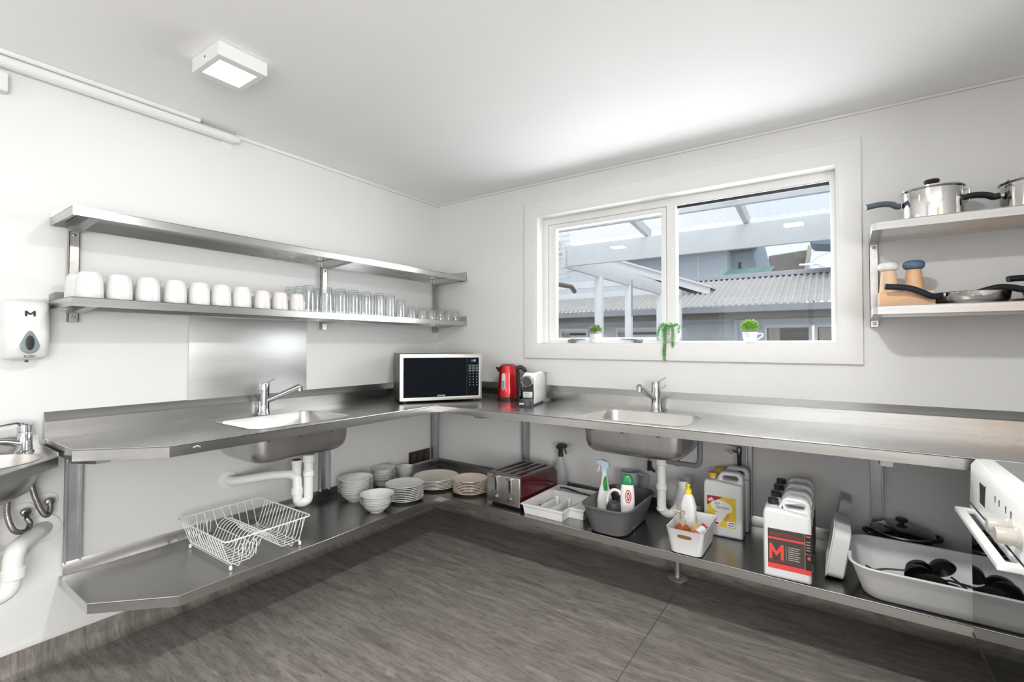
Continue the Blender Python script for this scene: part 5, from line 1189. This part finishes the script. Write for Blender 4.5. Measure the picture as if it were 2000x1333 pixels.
for x_, m_, m2_, lb in ((2.826, WPLAS, mat('split_wood_white', (.72, .50, .33), .5, var=.12, vscale=30, stretch=(1, 1, .15)), 'wooden pepper mill with fluted white top'), (2.911, BLUEK, WOODL, 'wooden pepper mill with fluted slate blue top')):
    t = thing('pepper_mill', lb, 'mill', (x_, -.155, ZP + .0625), group='mills on the wooden box')
    b = nb(); lathe(b, [(.033, 0), (.0335, .004), (.031, .04), (.0265, .092), (.026, .096)], n=28); obj('body', b, m2_, t)
    b = nb(); N_ = 48; rs = []
    for r, z in ((.022, .097), (.030, .100), (.0355, .108), (.0365, .118), (.034, .127), (.027, .133), (.014, .136)):
        rs.append([((r + (.0012 if i % 2 else -.0006)) * math.cos(2 * PI * i / N_), (r + (.0012 if i % 2 else -.0006)) * math.sin(2 * PI * i / N_), z) for i in range(N_)])
    rings(b, rs); obj('top', b, m_, t)
def fry(cx, cy, z, r, label, mh_, hp, body=POLISH, h=.048):
    t = thing('frying_pan', label, 'frying pan', (cx, cy, z), world=True, group='frying pans on the lower pan shelf')
    b = nb(); lathe(b, [(r * .80, z), (r * .86, z + .003), (r * .95, z + .018), (r, z + h), (r + .003, z + h + .002), (r - .001, z + h + .002), (r * .93, z + .018), (r * .84, z + .006), (.002, z + .006)], (cx, cy, 0), 48); obj('body', b, body, t)
    b = nb(); handle_bar(b, hp, .0155, .8); obj('long_handle', b, mh_, t)
    b = nb(); e = Vector(hp[0]); c = Vector((cx, cy, hp[0][2])); d = (c - e).normalized(); tube(b, [e - d * .012, e + d * .022], .0095, 12); obj('handle_ferrule', b, CHROME, t)
    return t
fry(3.088, -.150, ZP, .118, 'steel frying pan with a navy handle pointing at the mills', NAVY, [(2.985, -.225, ZP + .038), (2.955, -.245, ZP + .036), (2.925, -.255, ZP + .052), (2.88, -.262, ZP + .072), (2.805, -.268, ZP + .082)])
fry(3.36, -.150, ZP + .004, .125, 'dark frying pan with a thick black handle across the shelf middle', BLACK, [(3.245, -.20, ZP + .048), (3.22, -.21, ZP + .050), (3.19, -.215, ZP + .058), (3.15, -.22, ZP + .060), (3.085, -.23, ZP + .040)], mat('dark_nonstick', (.03, .03, .032), .3, .2), .04)
fry(3.40, -.150, ZP + .054, .115, 'top frying pan whose black handle sticks out above the others', BLACK, [(3.29, -.18, ZP + .085), (3.26, -.185, ZP + .090), (3.24, -.19, ZP + .094), (3.21, -.195, ZP + .094), (3.185, -.20, ZP + .092)], mat('dark_nonstick', (.03, .03, .032), .3, .2), .036)

# ================================================================== OUTSIDE THE WINDOW
b = nb(); box(b, -30, 30, .14, 60, -.35, -.30); struct('ground', b, CONC)
def corr(b, P00, P10, P01, P11, n, amp, axis_n, per=4):
    """corrugated sheet: ridges run from the P0 edge to the P1 edge; P00..P10 is the lower edge."""
    P00, P10, P01, P11 = map(Vector, (P00, P10, P01, P11)); nrm = Vector(axis_n)
    N_ = n * per; A_, B_ = [], []
    for i in range(N_ + 1):
        f = i / N_; o = nrm * amp * math.sin(2 * PI * i / per)
        A_.append(b.verts.new(P00.lerp(P10, f) + o)); B_.append(b.verts.new(P01.lerp(P11, f) + o))
    for i in range(N_): b.faces.new((A_[i], A_[i + 1], B_[i + 1], B_[i]))
# pergola
t = thing('pergola', 'white timber pergola with clear corrugated roof outside the window', 'pergola', (1.5, 2.0, -.3), world=True)
b = nb(); box(b, .135, 5.2, 1.955, 2.0, 2.165, 2.385, bev=.003); obj('front_beam', b, EXTW, t)
b = nb(); box(b, .045, .090, 2.0, 6.85, 2.165, 2.375, bev=.003); obj('side_beam', b, EXTW, t)
for x_ in (-.02, 1.04, 1.96, 2.88, 3.8):
    b = nb(); rings(b, [[(x_ - .022, y, z) for y, z in ((.16, 2.61), (.16, 2.71), (2.05, 2.47), (2.05, 2.385))], [(x_ + .022, y, z) for y, z in ((.16, 2.61), (.16, 2.71), (2.05, 2.47), (2.05, 2.385))]]); obj('rafter', b, EXTW, t)
for y_ in (.62, 1.42):
    b = nb(); zz = 2.70 - (y_ - .16) * .127; box(b, -.1, 5.2, y_ - .022, y_ + .022, zz - .12, zz, bev=.002); obj('purlin', b, EXTW, t)
b = nb(); corr(b, (-.15, 2.15, 2.475), (5.2, 2.15, 2.475), (-.15, .12, 2.735), (5.2, .12, 2.735), 70, .009, (0, 0, 1)); obj('roof_sheet', b, POLYC, t)
for k, y_ in enumerate((2.98, 4.05, 5.55, 6.80)):
    b = nb(); box(b, .02, .11, y_ - .045, y_ + .045, -.3, 2.165, bev=.003); p_ = obj('post', b, EXTW, t)
    if k in (1, 2): b = nb(); tube(b, [(.125, y_ - .02, 2.25), (.125, y_ - .02, 1.70)], .008, 6); obj('post_strap', b, GUTT, p_)
for y0, y1, z0, z1 in ((2.6, 2.645, 2.22, 2.33), (4.4, 4.445, 2.22, 2.33), (6.0, 6.045, 2.22, 2.33)):
    b = nb(); box(b, .09, 3.0, y0, y1, z0, z1) if False else box(b, -2.6, .045, y0, y1, z0, z1); obj('cross_joist', b, EXTW, t)
b = nb(); tube(b, [(-.3, .95, 2.02), (-.30, 2.9, 2.06), (-.30, 3.0, 2.0)], .03, 10); obj('downpipe', b, mat('brown_pipe', (.16, .12, .10), .4), t)
b = nb(); tube(b, [(1.55, .75, 2.60), (1.72, .95, 2.50), (1.78, 1.02, 2.52)], .008, 6); obj('stay_rod', b, GUTT, t)
b = nb()
for k in range(9): box(b, -1.3, .04, 2.18, 2.20, 2.06 + k * .062, 2.095 + k * .062)
obj('slatted_screen', b, EXTW, t, flat=True)
b = nb(); box(b, -1.35, -1.29, 2.16, 2.22, -.3, 2.62); obj('post', b, EXTW, t)

# neighbouring single storey building with corrugated roof
t = thing('neighbour_house', 'pale weatherboard house with grey corrugated iron roof across the yard', 'building', (1.5, 7.6, -.3), world=True)
GY = 7.0; WY = 7.55
b = nb()
for k in range(13): # lapped weatherboards
    z = -.3 + k * .155; rings(b, [[(x, WY + .012, z), (x, WY, z), (x, WY + .016, z + .157), (x, WY + .03, z + .157)] for x in (-9.0, .93)])
    rings(b, [[(x, WY + .012, z), (x, WY, z), (x, WY + .016, z + .157), (x, WY + .03, z + .157)] for x in (3.4, 9)])
box(b, -9, 9, WY + .03, WY + .2, -.3, 1.0); box(b, -9, 9, WY + .03, WY + .2, 1.70, 1.95); box(b, -9, 1.6, WY + .03, WY + .2, 1.0, 1.7); box(b, 3.3, 9, WY + .03, WY + .2, 1.0, 1.7)
obj('wall', b, EXTG, t, flat=True)
b = nb(); box(b, .93, 3.4, WY - .02, WY + .03, 1.64, 1.78); box(b, .93, 1.0, WY - .03, WY + .03, -.3, 1.78); obj('facing_boards', b, EXTG, t)
b = nb(); rings(b, [[(x, GY, 2.02), (x, GY, 1.905), (x, GY + .012, 1.895), (x, GY + .13, 1.895), (x, GY + .14, 2.0), (x, GY + .12, 2.0)] for x in (-9, 9)]); obj('gutter', b, GUTT, t)
b = nb(); box(b, -9, 9, GY + .13, WY + .04, 1.845, 1.87); box(b, -9, 9, GY + .12, GY + .15, 1.78, 1.96); obj('soffit', b, SOFF, t)
b = nb(); corr(b, (-9, GY + .04, 2.035), (9, GY + .04, 2.035), (-9, 9.2, 2.835), (9, 9.2, 2.835), 158, .024, (0, -.35, .94), 6); obj('roof', b, ROOFI, t)
b = nb(); rings(b, [[(x, 9.05, 2.80), (x, 9.12, 2.895), (x, 9.28, 2.93), (x, 9.5, 2.85), (x, 9.3, 2.80)] for x in (-9, 9)]); obj('ridge_cap', b, GUTT, t)
for x0, x1 in ((1.52, 2.20), (2.34, 3.2), (-2.95, -2.3), (-1.5, -.55)):
    b = nb(); slab(b, [(x0 - .05, .6), (x1 + .05, .6), (x1 + .05, 1.665), (x0 - .05, 1.665)], [[(x0, .65), (x1, .65), (x1, 1.605), (x0, 1.605)]], WY - .03, WY + .03, 'xz'); wf = obj('window', b, EXTW, t, flat=True)
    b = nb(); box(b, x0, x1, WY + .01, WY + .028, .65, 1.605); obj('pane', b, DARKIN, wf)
    b = nb(); box(b, x0 + .02, x0 + .02 + (x1 - x0) * .28, WY + .004, WY + .0095, .65, 1.60); obj('curtain', b, mat('pale_curtain', (.42, .38, .34), .8, var=.15, vscale=6, stretch=(8, 1, .2)), wf)
# white gable roof that stands in front of the corrugated roof on the left
gy = 7.95
apx = (-3.4, 3.78)
b = nb(); slab(b, [(-7.1, 2.20), (.33, 2.28), apx], [], gy + .12, gy + .4, 'xz'); obj('gable_wall', b, EXTG, t, flat=True)
b = nb(); slab(b, [(.40, 2.34), (.40, 2.50), (apx[0], apx[1] + .14), (-7.2, 2.5), (-7.2, 2.34), (apx[0], apx[1] - .04)], [], gy, gy + .045, 'xz'); obj('barge_board', b, EXTW, t, flat=True)
b = nb(); slab(b, [(.44, 2.49), (.44, 2.53), (apx[0], apx[1] + .20), (-7.2, 2.55), (-7.2, 2.5), (apx[0], apx[1] + .14)], [], gy - .04, gy + 1.6, 'xz'); obj('gable_roof', b, EXTW, t, flat=True)
# tall pale rendered house behind
t = thing('tall_house', 'tall pale blue rendered house with deep eaves behind the corrugated roof', 'building', (-1, 13, -.3), world=True)
b = nb(); box(b, -4, .03, 12, 14, -.3, 4.05); box(b, .03, .75, 12.8, 14, -.3, 4.2); obj('wall', b, EXTB, t, flat=True)
b = nb(); box(b, -.79, -.73, 11.97, 12, 3.0, 4.05); obj('white_downpipe', b, EXTW, t)
b = nb(); box(b, -4.2, .75, 11.6, 14, 4.05, 4.12); obj('eaves', b, GUTT, t)
b = nb(); box(b, -4.2, .77, 11.5, 11.6, 4.02, 4.2); obj('fascia', b, EXTW, t)
b = nb(); box(b, .20, .28, 12.77, 12.81, 3.45, 3.75); obj('narrow_window', b, DARKIN, t)
b = nb(); slab(b, [(.55, 4.3), (.90, 4.3), (1.12, 3.30), (.80, 3.30)], [], 12.4, 12.6, 'xz'); obj('sloping_buttress', b, mat('blue_grey_cladding', (.36, .43, .50), .6), t, flat=True)
t = thing('green_roofed_shed', 'low green corrugated roof just above the grey ridge', 'building', (.6, 11, 0), world=True)
b = nb(); corr(b, (.05, 10.6, 3.02), (1.2, 10.6, 3.02), (.15, 11.6, 3.38), (1.3, 11.6, 3.38), 14, .02, (0, 0, 1), 4); obj('roof', b, ROOFG, t)
b = nb(); box(b, .05, 1.2, 10.7, 11.6, -.3, 2.98); obj('wall', b, EXTG, t, flat=True)
t = thing('brown_gable_house', 'distant steep brown-grey corrugated gable roof beside the sky', 'building', (1.3, 15, 0), world=True)
b = nb(); corr(b, (.7, 14.6, 3.2), (1.72, 14.6, 3.2), (.72, 15.6, 4.33), (1.90, 15.6, 4.42), 26, .02, (0, -.5, .8), 4); obj('roof', b, ROOFD, t)
b = nb(); slab(b, [(1.72, 3.15), (1.90, 4.40), (1.96, 4.40), (1.84, 3.15)], [], 14.7, 15.6, 'xz'); box(b, .7, 1.8, 14.7, 15.6, -.3, 3.15); obj('wall', b, mat('pale_brown_wall', (.55, .50, .45), .7), t, flat=True)
t = thing('bare_tree', 'thin bare twigs against the sky above the grey ridge', 'tree', (2.3, 10, -.3), world=True)
b = nb(); tube(b, [(2.3, 10.05, -.3), (2.28, 10.02, 1.5), (2.12, 10, 3.02)], [.05, .035, .006], 8); obj('trunk', b, mat('twig_bark', (.35, .33, .32), .8), t)
b = nb()
for p in ([(2.05, 10, 3.00), (2.12, 10, 3.25), (2.28, 10, 3.55)], [(2.10, 10, 3.10), (2.3, 10, 3.28), (2.6, 10, 3.38)], [(2.12, 10, 3.12), (2.3, 10, 3.10), (2.42, 10, 3.02)], [(2.45, 10, 2.75), (2.3, 10, 3.1), (2.05, 10, 3.0)]): tube(b, smooth_path(p, 4), .004, 5)
obj('twigs', b, mat('twig_bark', (.35, .33, .32), .8), t)
t = thing('neighbour_roof_corner', 'blue-grey underside of a roof corner high by the window edge', 'roof', (3, 8, 3.4), world=True)
b = nb(); slab(b, [(2.27, 3.28), (4.5, 2.95), (4.5, 3.6), (2.2, 3.34)], [], 8.3, 9.2, 'xz'); obj('eave', b, mat('blue_grey_eave', (.16, .24, .33), .6), t, flat=True)

for o in list(bpy.data.objects):
    if '_w' in o: del o['_w']
